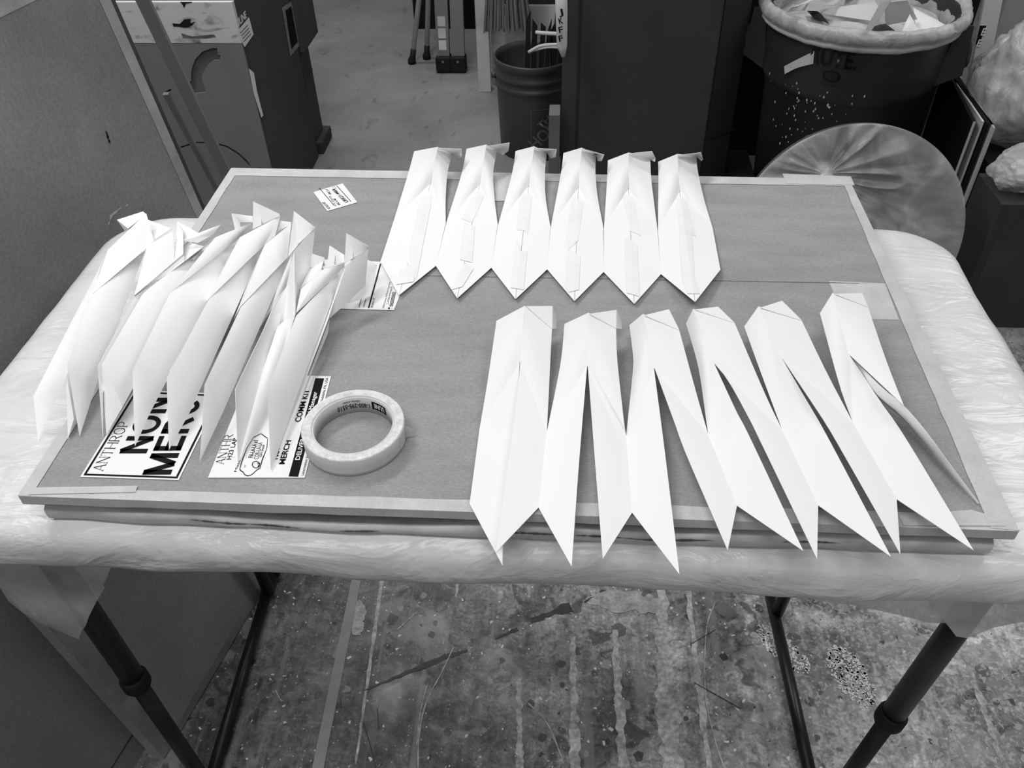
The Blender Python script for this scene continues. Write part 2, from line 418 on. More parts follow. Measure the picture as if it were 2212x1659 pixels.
o = obj('paint_speckle', speckle(1838, 1460, 78, 34, 420, 2, 0.95), m_speck, fl); o['kind'] = 'stuff'

def scratch(pts, w, mat, seed):
    rnd = random.Random(seed); q = smoothpl([at(x, y, .0009) for x, y in pts], 30); bm = bmesh.new(); A_, B_ = [], []
    for k, p in enumerate(q):
        d = (q[min(k+1, 30)]-q[max(0, k-1)]).normalized(); n_ = Vector((-d.y, d.x, 0))*w*rnd.uniform(.25, 1)
        A_.append(bm.verts.new(p+n_)); B_.append(bm.verts.new(p-n_))
    for k in range(30): bm.faces.new((A_[k], B_[k], B_[k+1], A_[k+1]))
    return obj('floor_scratch', bm, mat, fl)
m_scr = M('white_scratch', .42, .6, var=.3, scale=60)
for i, pts in enumerate((((980, 1398), (955, 1450), (920, 1520), (905, 1590), (903, 1659)), ((922, 1480), (908, 1540), (900, 1610)), ((595, 1490), (605, 1510), (612, 1515)), ((1545, 1300), (1526, 1360), (1524, 1500), (1545, 1600), (1565, 1659)), ((1120, 1500), (1180, 1560), (1215, 1640)), ((858, 1360), (880, 1340), (902, 1322)))):
    scratch(pts, .0016, m_scr, i)
for i, pts in enumerate((((785, 1560), (800, 1610), (812, 1659)), ((735, 1505), (737, 1530)), ((815, 1530), (818, 1575)), ((1495, 1390), (1545, 1360)), ((1500, 1475), (1600, 1530)))):
    scratch(pts, .0014, m_dstripe, 20+i)
tag(obj('floor_tape', jag(at(776, 1222, 0.0015), at(678, 1700, 0.0015), .021, .021, amp=0.01), M('grey_tape_on_floor', 0.27, 0.5, var=0.1, scale=30)), 'long pale tape strip stuck to the floor under the table', 'tape')
# curled scrap on the floor
c6f = crop(1450, 1160, 0.34448)
a = [at(*c6f(x, y), z) for x, y, z in ((292, 425, .012), (300, 490, .002), (360, 520, .004), (430, 530, .012), (395, 560, .02))]
b = [at(*c6f(x, y), z) for x, y, z in ((340, 432, .016), (390, 480, .015), (405, 505, .012), (425, 510, .016), (350, 562, .003))]
tag(obj('paper_scrap', loft([p+UP*.006 for p in a], [p+UP*.014 for p in b], 14, 4), M('scrap_grey', 0.26, 0.5), smooth=True, solid=0.0006), 'curled grey scrap lying on the floor near the right leg', 'scrap')

#=TABLE=
tb = thing('folding_table', 'folding table with black telescoping legs under the white plastic sheet', 'table', (0.445, 0.285, 0))
X0, X1, Y0, Y1 = -0.163, 1.053, -0.018, 0.590
def rrect(x0, x1, y0, y1, r, n=8):
    pts = []
    for cx, cy, a0 in ((x1-r, y1-r, 0), (x0+r, y1-r, 90), (x0+r, y0+r, 180), (x1-r, y0+r, 270)):
        for k in range(n+1):
            a = math.radians(a0+90*k/n); pts.append(Vector((cx+r*math.cos(a), cy+r*math.sin(a), 0)))
    return pts
bm = bmesh.new()
p = rrect(X0+.014, X1-.014, Y0+.014, Y1-.014, .08)
add_hex(bm, [q+UP*(TT-.042) for q in p], [q+UP*(TT-.005) for q in p])
obj('tabletop', bm, m_tabletop, tb, bevel=0.006)
for (lx, lxt) in ((-0.098, -0.113), (0.968, 1.003)):
    for ly in (0.10, 0.50):
        k = lambda z: lx+(lxt-lx)*(z-0.02)/0.6
        l = obj('leg', tube([(k(.37), ly, .37), (k(.84), ly, .84)], 0.0165, 20), m_black, tb, smooth=True)
        obj('inner_tube', tube([(k(.015), ly, .015), (k(.40), ly, .40)], 0.0125, 18), m_black, l, smooth=True)
        obj('collar', tube([(k(.362), ly, .362), (k(.37), ly, .37), (k(.388), ly, .388), (k(.394), ly, .394)], [.017, .0205, .0205, .018], 20), m_rubber, l, smooth=True)
    fb = obj('foot_bar', tube([(lx+.005, 0.085, .0135), (lx-.006, 0.545, .0135)], 0.0115, 16), m_black, tb, smooth=True)
    for yy in (0.075, 0.545):
        obj('end_cap', tube([(lx-.004, yy, .014), (lx-.004, yy+.012, .014), (lx-.004, yy+.018, .014)], [.013, .0138, .011], 16), m_rubber, fb, smooth=True)
    obj('top_rail', tube([(lxt, .06, .832), (lxt, .54, .832)], 0.010, 12), m_black, tb, smooth=True)

# plastic sheet over the table
sh = thing('plastic_sheet', 'white plastic sheet wrapped over the folding table, loose corners hanging', 'table cover', (0.445, 0.285, TT))
bm = bmesh.new()
def rring(inset):
    r = max(.012, .092-inset); x0, x1, y0, y1 = X0+inset, X1-inset, Y0+inset, Y1-inset
    C4 = ((x1-r, y1-r, 0, 56), (x0+r, y1-r, 90, 28), (x0+r, y0+r, 180, 56), (x1-r, y0+r, 270, 28)); pts = []
    for k, (cx, cy, a0, ns) in enumerate(C4):
        for q in range(11):
            a = math.radians(a0+9*q); pts.append(Vector((cx+r*math.cos(a), cy+r*math.sin(a), 0)))
        nx_ = C4[(k+1) % 4]; a = math.radians(a0+90); e = Vector((nx_[0]+r*math.cos(a), nx_[1]+r*math.sin(a), 0)); b0 = pts[-1]
        for q in range(1, ns): pts.append(b0.lerp(e, q/ns))
    return pts
nb = len(rring(0)); base0 = rring(0); nor = []
for i in range(nb):
    t_ = (base0[(i+1) % nb]-base0[i-1]).normalized(); nor.append(Vector((t_.y, -t_.x, 0)))
def off(inset, z, wob, seed):
    out = []
    for i, q in enumerate(rring(inset)):
        w = noise.noise(Vector((q.x*8+seed, q.y*8, seed)))*wob + noise.noise(Vector((q.x*23+seed, q.y*23, seed+5)))*wob*0.45
        out.append(q + nor[i]*w + UP*(z + 0.3*w))
    return out
prof = [(.27, TT+.0005, 0), (.16, TT+.0008, 0), (.10, TT+.001, .0005), (.06, TT+.001, .001), (.03, TT+.0008, .0015), (.014, TT-.001, .002), (.005, TT-.005, .003), (.0, TT-.012, .003), (-.001, TT-.022, .004), (-.001, TT-.032, .005), (0, TT-.042, .006), (.004, TT-.050, .006), (.016, TT-.056, .004)]
rings = []
for i, (ins, z, wob) in enumerate(prof):
    rr = off(ins, z, wob, 1.0+i*0.12)
    rings.append([bm.verts.new(q) for q in rr])
bm.faces.new(rings[0])
for a, b_ in zip(rings, rings[1:]):
    for k in range(nb):
        l = (k+1) % nb; bm.faces.new((a[k], a[l], b_[l], b_[k]))
obj('cover', bm, m_sheet, sh, smooth=True)
# hanging corners
def hang(name, rows, mat, amp=0.006, seed=0):
    bm = bmesh.new(); A, B_ = rows
    n, m = 14, 14
    a = resample(A, n); b_ = resample(B_, n); G = []
    for i in range(n+1):
        r_ = []
        for j in range(m+1):
            p = a[i].lerp(b_[i], j/m); w = amp*(j/m)**0.6
            r_.append(bm.verts.new(p+Vector((0.4*w*noise.noise(p*30), w*noise.noise(Vector((p.x*22+seed, p.z*14, seed)))*2, 0))))
        G.append(r_)
    for i in range(n):
        for j in range(m): bm.faces.new((G[i][j], G[i+1][j], G[i+1][j+1], G[i][j+1]))
    return obj(name, bm, mat, sh, smooth=True)
yf = 0.006
hang('hanging_corner', ([aty(x, y, yf) for x, y in ((-75, 1195), (60, 1195), (240, 1195))], [aty(x, y, yf) for x, y in ((-60, 1260), (5, 1296), (20, 1312), (85, 1342), (167, 1383), (215, 1290), (238, 1216))]), m_flap, 0.010, 3)
hang('hanging_corner', ([aty(x, y, yf) for x, y in ((1996, 1268), (2120, 1268), (2300, 1268))], [aty(x, y, yf) for x, y in ((2000, 1284), (2040, 1340), (2062, 1372), (2078, 1380), (2120, 1372), (2165, 1356), (2212, 1346), (2300, 1300))]), m_flap2, 0.004, 8)
hang('hanging_hem', ([aty(x, y, .028) for x, y in ((1420, 1235), (1750, 1240), (2100, 1260))], [aty(x, y, .028) for x, y in ((1450, 1256), (1640, 1280), (1830, 1306), (2040, 1352), (2100, 1330))]), m_flap2, 0.002, 5)

#=BOARD=
corn = dict(TL=(500, 363), TR=(1833, 387), BR=(2200, 1146), BL=(40, 1070))
cT = {k: at(*v, ZB) for k, v in corn.items()}
def down(p, z): return Vector((p.x, p.y, z))
bd = thing('flat_carton', 'brown cardboard panel with taped edges, on top, carrying the paper shapes', 'cardboard panel', (0.46, 0.3, ZB-.016))
# subdivided upper slab, its front edge lifts a little in the middle
def slab_grid(z0, z1, lift, inset=0.0, nx=24, ny=6):
    bm = bmesh.new(); top, bot = [], []
    for j in range(ny+1):
        rt, rb = [], []
        for i in range(nx+1):
            u, v = i/nx, j/ny
            p = cT['BL'].lerp(cT['BR'], u).lerp(cT['TL'].lerp(cT['TR'], u), v)
            p = Vector((p.x, p.y+inset*(1-v), 0))
            l = lift*math.sin(math.pi*u)*max(0, 1-v*3)
            rt.append(bm.verts.new((p.x, p.y, z1))); rb.append(bm.verts.new((p.x, p.y, z0+l)))
        top.append(rt); bot.append(rb)
    for j in range(ny):
        for i in range(nx):
            bm.faces.new((top[j][i], top[j][i+1], top[j+1][i+1], top[j+1][i])); bm.faces.new((bot[j][i], bot[j+1][i], bot[j+1][i+1], bot[j][i+1]))
    for i in range(nx):
        bm.faces.new((bot[0][i], bot[0][i+1], top[0][i+1], top[0][i])); bm.faces.new((top[ny][i], top[ny][i+1], bot[ny][i+1], bot[ny][i]))
    for j in range(ny):
        bm.faces.new((top[j][0], top[j+1][0], bot[j+1][0], bot[j][0])); bm.faces.new((top[j][nx], bot[j][nx], bot[j+1][nx], top[j+1][nx]))
    return bm
obj('board', slab_grid(ZB-.013, ZB, 0.003), m_card, bd)
def strip(pts, h=0.0004): return poly([B(p, h) for p in pts])
def edge_tape(out0, out1, in0, in1, drop, nrm, mat=m_ktape, n=30, seed=0):
    """tape folded over an edge: a strip on the top face and one down the side"""
    bm = bmesh.new(); rnd = random.Random(seed); O, I, D = [], [], []; hh = .0004+.00012*seed
    o0, o1, i0, i1 = [B(p, hh) for p in (out0, out1, in0, in1)]
    nv = Vector(nrm)
    for k in range(n+1):
        t = k/n; o_ = o0.lerp(o1, t); i_ = i0.lerp(i1, t)
        w = rnd.uniform(-.0006, .0006)
        O.append(bm.verts.new(o_+nv*.0008)); I.append(bm.verts.new(i_+(i_-o_).normalized()*w)); D.append(bm.verts.new(o_+nv*.0012-UP*(drop+rnd.uniform(0, .0016))))
    for k in range(n):
        bm.faces.new((O[k], O[k+1], I[k+1], I[k])); bm.faces.new((D[k], D[k+1], O[k+1], O[k]))
    return obj('edge_tape', bm, mat, bd)
edge_tape((40, 1070), (2200, 1146), (62, 1052), (2180, 1113), .010, (0, -1, 0), seed=1)
edge_tape((500, 363), (1833, 387), (497, 379), (1840, 402), .012, (0, 1, 0), seed=2)
edge_tape((500, 363), (40, 1070), (517, 364), (66, 1071), .012, (-1, 0, 0), seed=3)
edge_tape((1833, 387), (2200, 1146), (1818, 387), (2140, 1140), .012, (1, 0, 0), seed=4)
obj('tape_patch', strip(((62, 1053), (298, 1049), (292, 1063), (60, 1068)), .0012), m_ktape, bd)
obj('tape_patch', strip(((1790, 607), (1912, 612), (1942, 691), (1824, 688)), .0003), m_ktape, bd)
obj('tape_patch', strip(((1062, 380), (1104, 381), (1098, 434), (1062, 434)), .0007), m_ktape, bd)
obj('tape_patch', strip(((1690, 375), (1838, 381), (1846, 400), (1700, 397)), .0011), m_ktape, bd)
obj('tape_patch', strip(((1940, 1112), (2098, 1101), (2150, 1116), (2172, 1136), (1952, 1135)), .0013), m_ktape, bd)
obj('crease', strip(((745, 592), (1905, 612), (1905, 613.2), (745, 593.2)), .0003), M('board_crease', 0.15, 0.8), bd)

lo = thing('flat_carton', 'lower cardboard panel with worn taped front edge, under the top panel', 'cardboard panel', (0.46, 0.3, TT+.002))
obj('board', slab_grid(TT+.0025, TT+.017, 0, inset=.035), m_carddark, lo)  # dark colour puts the shade of the gap into this board
bm = bmesh.new(); n = 70; rows = []
f0, f1 = cT['BL']+Vector((.014, -.004, 0)), cT['BR']+Vector((-.012, -.005, 0))
def lip(t):
    """how far the worn front lip stands out and sags at t along the front"""
    return -.008+.003*math.sin(math.pi*t), .003-.0075*math.exp(-((t-.33)/.13)**4)-.004*math.exp(-((t-.66)/.05)**2)
for k in range(n+1):
    t = k/n; p = f0.lerp(f1, t); w = noise.noise(Vector((t*14, 0, 0)))*.0022; o_, sag = lip(t); y = p.y-o_
    rows.append([bm.verts.new(v_) for v_ in ((p.x, y+.036, TT+.004), (p.x, y+.012, TT+.0165+sag), (p.x, y+.003+w, TT+.0180+sag+w*.3), (p.x, y-.0015+w, TT+.0150+sag), (p.x, y-.0022+w*1.4, TT+.0100+sag*.5), (p.x, y-.001+w, TT+.005), (p.x, y+.004, TT+.0022))])
for a, b_ in zip(rows, rows[1:]):
    for k in range(6): bm.faces.new((a[k], b_[k], b_[k+1], a[k+1]))
obj('edge_tape', bm, m_ktape2, lo, smooth=True)
rnd = random.Random(5); m_torn = M('torn_card', 0.11, 0.8)
for i in range(9):
    t0 = rnd.uniform(.12, .85); t1 = t0+rnd.uniform(.02, .07)
    q = [f0.lerp(f1, t0), f0.lerp(f1, t1)]
    bm = bmesh.new(); A_, B_ = [], []
    for k in range(17):
        t = t0+(t1-t0)*k/16; c = f0.lerp(f1, t); o_, sag = lip(t); h1 = .0020*rnd.uniform(.3, 1)*math.sin(math.pi*(k+.5)/17); w = noise.noise(Vector((t*14, 0, 0)))*.0022
        A_.append(bm.verts.new((c.x, c.y-o_-.0032+w*1.4, TT+.0128+sag*.8-h1))); B_.append(bm.verts.new((c.x, c.y-o_-.0032+w*1.4, TT+.0128+sag*.8+h1)))
    for k in range(16): bm.faces.new((A_[k], A_[k+1], B_[k+1], B_[k]))
    obj('torn_patch', bm, m_torn, lo)

# ---- labels stuck to the panel
def label(name, pts, lab, h=.0008):
    o = obj(name, strip(pts, h), m_label, bd); o['label'] = lab; return o
def T(par, s, p0, p1, top, bold=0.0, mat=m_ink, h=.0012, **k):
    return text('lettering', s, mat, par, B(p0, h), B(p1, h), B(top, h), UP, bold, 0.0, **k)
def strokes(s_, w, serif=False):
    """letters drawn with strokes in a unit-high box: list of quads, and the total width"""
    def seg(x0, y0, x1, y1, t):
        d = Vector((x1-x0, y1-y0)); l = d.length; n_ = Vector((-d.y, d.x))/l*t/2
        return [(x0+n_.x, y0+n_.y), (x1+n_.x, y1+n_.y), (x1-n_.x, y1-n_.y), (x0-n_.x, y0-n_.y)]
    def arc(cx, cy, rx, ry, a0, a1, t, n_=20):
        res = []
        for k in range(n_):
            u, v = math.radians(a0+(a1-a0)*k/n_), math.radians(a0+(a1-a0)*(k+1)/n_)
            res.append([(cx+rx*math.cos(u), cy+ry*math.sin(u)), (cx+rx*math.cos(v), cy+ry*math.sin(v)), (cx+(rx-t)*math.cos(v), cy+(ry-t)*math.sin(v)), (cx+(rx-t)*math.cos(u), cy+(ry-t)*math.sin(u))])
        return res
    t = w; h = w/2; th = w*.45 if serif else w; out = []; x = 0.0
    for ch in s_:
        q = []; wd = .62
        if ch == 'M': wd = .86; q = [seg(h, 0, h, 1, t if not serif else th), seg(wd-h, 0, wd-h, 1, t), seg(h, 1-.02, wd/2, .02, t), seg(wd/2, .02, wd-h, 1-.02, th)]
        elif ch == 'N': wd = .74; q = [seg(h, 0, h, 1, th), seg(wd-h, 0, wd-h, 1, th), seg(h, 1, wd-h, 0, t)]
        elif ch == 'E': wd = .62; q = [seg(h, 0, h, 1, t), seg(0, 1-th/2, wd, 1-th/2, th), seg(0, .5, wd*.92, .5, th), seg(0, th/2, wd, th/2, th)]
        elif ch == 'O': wd = .82; q = arc(wd/2, .5, wd/2, .52, 0, 360, t*.9, 32)
        elif ch == 'C': wd = .74; q = arc(wd/2+.02, .5, wd/2, .52, 40, 320, t*.95, 28)
        elif ch == 'R': wd = .70; q = [seg(h, 0, h, 1, t), seg(0, 1-th/2, .40, 1-th/2, th), seg(0, .45, .40, .45, th), seg(.36, .45, wd-h*.6, 0, t)] + arc(.38, .725, .27, .275, -90, 90, t*.95, 14)
        elif ch == 'P': wd = .64; q = [seg(h, 0, h, 1, t), seg(0, 1-th/2, .36, 1-th/2, th), seg(0, .43, .36, .43, th)] + arc(.34, .715, .27, .285, -90, 90, t*.95, 14)
        elif ch == 'A': wd = .76; q = [seg(.04, 0, wd/2, 1, th), seg(wd/2, 1, wd-.04, 0, t), seg(.18, .34, wd-.18, .34, th)]
        elif ch == 'T': wd = .66; q = [seg(wd/2, 0, wd/2, 1, t), seg(0, 1-th/2, wd, 1-th/2, th)]
        elif ch == 'H': wd = .78; q = [seg(h+.02, 0, h+.02, 1, t), seg(wd-h-.02, 0, wd-h-.02, 1, t), seg(h, .5, wd-h, .5, th)]
        if serif:
            ends = {'A': ((.04, 0), (wd-.04, 0)), 'N': ((h, 0), (h, 1), (wd-h, 1)), 'T': ((wd/2, 0),), 'H': ((h+.02, 0), (h+.02, 1), (wd-h-.02, 0), (wd-h-.02, 1)), 'R': ((h, 0), (wd-h, 0)), 'P': ((h, 0),)}.get(ch, ())
            for ex, ey in ends: q.append(seg(ex-.10, ey+(.015 if ey == 0 else -.015), ex+.10, ey+(.015 if ey == 0 else -.015), .035))
            if ch == 'T': q += [seg(.02, .86, .02, 1, .035), seg(wd-.02, .86, wd-.02, 1, .035)]
        out += [[(a+x, b) for a, b in k] for k in q]; x += wd + (.16 if serif else .11)
    return out, x-(.16 if serif else .11)
def ST(par, s_, p0, p1, top, w, serif=False, h=.0012):
    quads, wid = strokes(s_, w, serif); a, b_, c = B(p0, h), B(p1, h), B(top, h)
    u = (b_-a); v = (c-a); v = v - u*(v.dot(u)/u.length_squared); bm = bmesh.new()
    for q in quads: bm.faces.new([bm.verts.new(a+u*(x/wid)+v*y) for x, y in q])
    return obj('lettering', bm, m_ink, par)
# merch label with black frame
Lq = [(173, 1030), (386, 1037), (478, 850), (290, 842)]
l1 = label('shipping_label', Lq, 'white label with black frame and large bold lettering')
def frame_bm(quad, ins, w, h):
    q = [B(p, h) for p in quad]; c = sum(q, Vector())/4
    def inner(d):
        res = []
        for i in range(4):
            e1 = (q[(i+1) % 4]-q[i]).normalized(); e0 = (q[i-1]-q[i]).normalized(); res.append(q[i]+(e1+e0)*d)
        return res
    a, b_ = inner(ins), inner(ins+w); bm = bmesh.new()
    va = [bm.verts.new(p) for p in a]; vb = [bm.verts.new(p) for p in b_]
    for i in range(4):
        j = (i+1) % 4; bm.faces.new((va[i], va[j], vb[j], vb[i]))
    return bm
obj('printed_frame', frame_bm(Lq, .0022, .0022, ZB*0+.0011), m_ink, l1)
ST(l1, 'ANTHROP', d3(790, 1548), d3(1075, 1030), d3(697, 1505), .085, True)
ST(l1, 'NON', d3(1248, 1362), d3(1525, 775), d3(968, 1352), .19)
ST(l1, 'MERC', d3(1505, 1585), d3(1835, 790), d3(1210, 1575), .19)
# kit label
l2 = label('shipping_label', [(449, 1032), (658, 1032), (715, 813), (540, 808)], 'white label with black band and kit lettering')
ST(l2, 'ANTHR', d4(405, 1475), d4(505, 1165), d4(325, 1445), .085, True)
T(l2, 'H23 LAP', d4(482, 1425), d4(552, 1200), d4(437, 1412), 0.005)
T(l2, 'Mate', d4(540, 1555), d4(585, 1430), d4(515, 1550))
T(l2, 'FA-LA-LA x1', d4(712, 1405), d4(768, 1225), d4(665, 1400), 0.012)
T(l2, 'COR-LA-LA', d4(772, 1420), d4(815, 1245), d4(722, 1415), 0.006, m_inkgrey)
T(l2, 'GIFT SHOP', d4(802, 1400), d4(840, 1270), d4(784, 1398), 0.02)
T(l2, 'x1', d4(632, 1510), d4(640, 1485), d4(615, 1508))
T(l2, 'x1', d4(782, 1505), d4(792, 1462), d4(752, 1502), 0.02)
T(l2, 'NON', d4(975, 1422), d4(1005, 1275), d4(918, 1418), 0.02)
T(l2, 'MERCH', d4(1045, 1475), d4(1116, 1225), d4(987, 1472), 0.02)
T(l2, 'COMM KIT', d4(1212, 1030), d4(1312, 690), d4(1152, 1028), 0.02)
bn = obj('black_band', strip([d4(1090, 1605), d4(1190, 1608), d4(1465, 572), d4(1372, 570)], .0010), m_ink, l2)
T(bn, 'DELIVER TO:  Visual Manager', d4(1205, 1430), d4(1392, 712), d4(1157, 1430), 0.016, m_label, .0014)
T(l2, 'Lasermation Inc.', d4(1248, 1592), d4(1305, 1365), d4(1218, 1590))
T(l2, 'in Philadelphia PA, USA', d4(1432, 882), d4(1510, 566), d4(1404, 880))
def outline(pts, w, h, par, mat=m_ink):
    P_ = [B(p, h) for p in pts]; c = sum(P_, Vector())/len(P_); bm = bmesh.new()
    a = [bm.verts.new(p) for p in P_]; b_ = [bm.verts.new(p+(c-p).normalized()*w) for p in P_]
    for i in range(len(P_)):
        j = (i+1) % len(P_); bm.faces.new((a[i], a[j], b_[j], b_[i]))
    return obj('printed_outline', bm, mat, par)
badge = [d4(*p) for p in ((570, 1530), (600, 1420), (650, 1300), (720, 1190), (800, 1150), (870, 1200), (865, 1300), (820, 1420), (790, 1520), (750, 1545), (720, 1575), (690, 1595), (655, 1602), (625, 1590), (605, 1560), (585, 1550))]
outline(badge, .0010, .0012, l2)
cc = [d4(745+42*math.cos(t), 1480+38*math.sin(t)) for t in [k*0.35 for k in range(18)]]
outline(cc, .0008, .0012, l2)
# small label near the back edge, upside down
l3 = label('shipping_label', [(677, 415), (707, 456), (772, 437), (740, 396)], 'small white label near the far edge')
c2 = crop(640, 0, 0.33454)
T(l3, 'URR21-4464', c2(338, 1302), c2(250, 1218), c2(318, 1312), 0.012)
T(l3, 'BLUE    -BLU', c2(285, 1320), c2(200, 1220), c2(272, 1326), 0.005)
T(l3, 'NO BLUE ASST', c2(222, 1345), c2(180, 1300), c2(204, 1350), 0.005)
T(l3, 'P.O. STOCK', c2(262, 1328), c2(220, 1262), c2(250, 1332), 0.0)
obj('printed_rule', strip([c2(150, 1212), c2(245, 1325), c2(242, 1327), c2(147, 1214)], .0011), m_ink, l3)
obj('printed_rule', strip([c2(262, 1197), c2(355, 1300), c2(352, 1302), c2(259, 1199)], .0011), m_ink, l3)
outline([c2(232, 1208), c2(250, 1203), c2(257, 1216), c2(238, 1222)], .0006, .0011, l3)
# label beside the paper pile
l4 = label('shipping_label', [(690, 560), (886, 568), (864, 637), (851, 670), (735, 667)], 'white address label with a black rule, half covered')
obj('printed_rule', strip([d2(1950, 660), d2(1962, 660), d2(1848, 1086), d2(1834, 1085)], .0012), m_ink, l4)
T(l4, 'BILLING: P/P', d2(1880, 1080), d2(1905, 985), d2(1862, 1078))
T(l4, '1020 Hunting Hill Road, Dept One', d2(1988, 1085), d2(2052, 835), d2(1972, 1084))
T(l4, '21 ANTHRO 04 Plymouth, PA', d2(2030, 1050), d2(2070, 880), d2(2012, 1048))
for xx in (2040, 2052, 2064):
    obj('printed_rule', strip([d2(xx, 1070), d2(xx+6, 1070), d2(xx+38, 930), d2(xx+32, 930)], .0012), m_ink, l4)
obj('printed_mark', strip([d2(2036+9*math.cos(k*.7), 1087+9*math.sin(k*.7)) for k in range(9)], .0012), m_ink, l4)
for xx, y0, y1 in ((1745, 1000, 1080), (1790, 1000, 1070), (1905, 775, 850)):
    obj('printed_rule', strip([d2(xx, y1), d2(xx+8, y1), d2(xx+30, y0), d2(xx+22, y0)], .0012), m_inkgrey, l4)

#=PAPER=
TH = 0.0005
def P3(cr, pts): return [B(cr(x, y), h) for x, y, h in pts]
# ---- the taped row at the back
ra = thing('folded_paper_row', 'row of six folded white paper points joined with matte tape strips', 'folded paper', tuple(B((1190, 560), 0)))
rowA = [
 (cA, dict(TL=(391,124), R=(625,80), TR=(768,155), LM=(190,805), AP=(556,438), RM=(705,838), LB=(55,1222), TP=(240,1555), RB=(606,1265), RC=[(722,330),(703,600)], LC=[(330,350)], tab=[(640,90),(862,101),(864,178),(830,194)],
   tapes=[[(490,485),(575,560),(400,1180),(345,1190),(330,1150),(455,560)], [(455,560),(560,640),(410,1400),(325,1270)], [(240,1310),(325,1260),(405,1310),(385,1420),(205,1450)]])),
 (cA, dict(TL=(912,100), R=(1108,57), TR=(1213,122), LM=(710,835), AP=(1043,450), RM=(1222,855), LB=(606,1265), TP=(819,1586), RB=(1158,1283), RC=[(1175,340),(1190,600)], LC=[(862,350)], tab=[(1120,73),(1340,37),(1329,118),(1272,160)],
   tapes=[[(1010,490),(1090,560),(965,835),(865,795)], [(882,830),(993,870),(968,1230),(845,1200)], [(900,1225),(980,1290),(870,1470),(760,1500),(800,1400)]])),
 (cA, dict(TL=(1400,122), R=(1585,74), TR=(1710,135), LM=(1225,858), AP=(1530,462), RM=(1747,876), LB=(1158,1283), TP=(1399,1594), RB=(1713,1300), RC=[(1690,340),(1700,600)], LC=[(1362,360)], tab=[(1590,92),(1808,104),(1797,184),(1752,195)],
   tapes=[[(1455,525),(1568,555),(1522,945),(1495,910),(1408,905),(1435,640)], [(1405,1018),(1450,1060),(1455,1110),(1515,1118),(1480,1500),(1350,1480)]])),
 (cB, dict(TL=(172,142), R=(353,88), TR=(495,150), LM=(45,878), AP=(320,480), RM=(570,893), LB=(8,1298), TP=(281,1614), RB=(571,1325), RC=[(488,330),(510,570)], LC=[(145,350)], tab=[(370,100),(577,158),(550,223),(513,222)],
   tapes=[[(258,570),(370,625),(320,1010),(220,1100),(190,1010)], [(215,1100),(340,1165),(325,1500),(225,1525),(190,1470)]])),
 (cB, dict(TL=(614,215), R=(822,135), TR=(1035,205), LM=(575,890), AP=(817,487), RM=(1108,910), LB=(571,1325), TP=(876,1642), RB=(1142,1347), RC=[(1042,380),(1070,620)], LC=[(605,420)], tab=[(830,145),(1053,122),(1088,190),(1080,228)],
   tapes=[[(755,545),(865,570),(945,965),(840,915)], [(778,990),(840,1005),(905,1060),(930,1570),(800,1530)]])),
 (cB, dict(TL=(1115,228), R=(1305,150), TR=(1495,172), LM=(1112,910), AP=(1327,520), RM=(1655,885), LB=(1142,1347), TP=(1481,1623), RB=(1733,1303), RC=[(1505,310),(1570,600)], LC=[(1118,420)], tab=[(1318,162),(1542,134),(1560,205),(1545,220)],
   tapes=[[(1280,565),(1395,590),(1490,970),(1330,885)], [(1325,880),(1450,900),(1475,1360),(1530,1540),(1410,1540),(1360,1420),(1340,1250)]])),
]
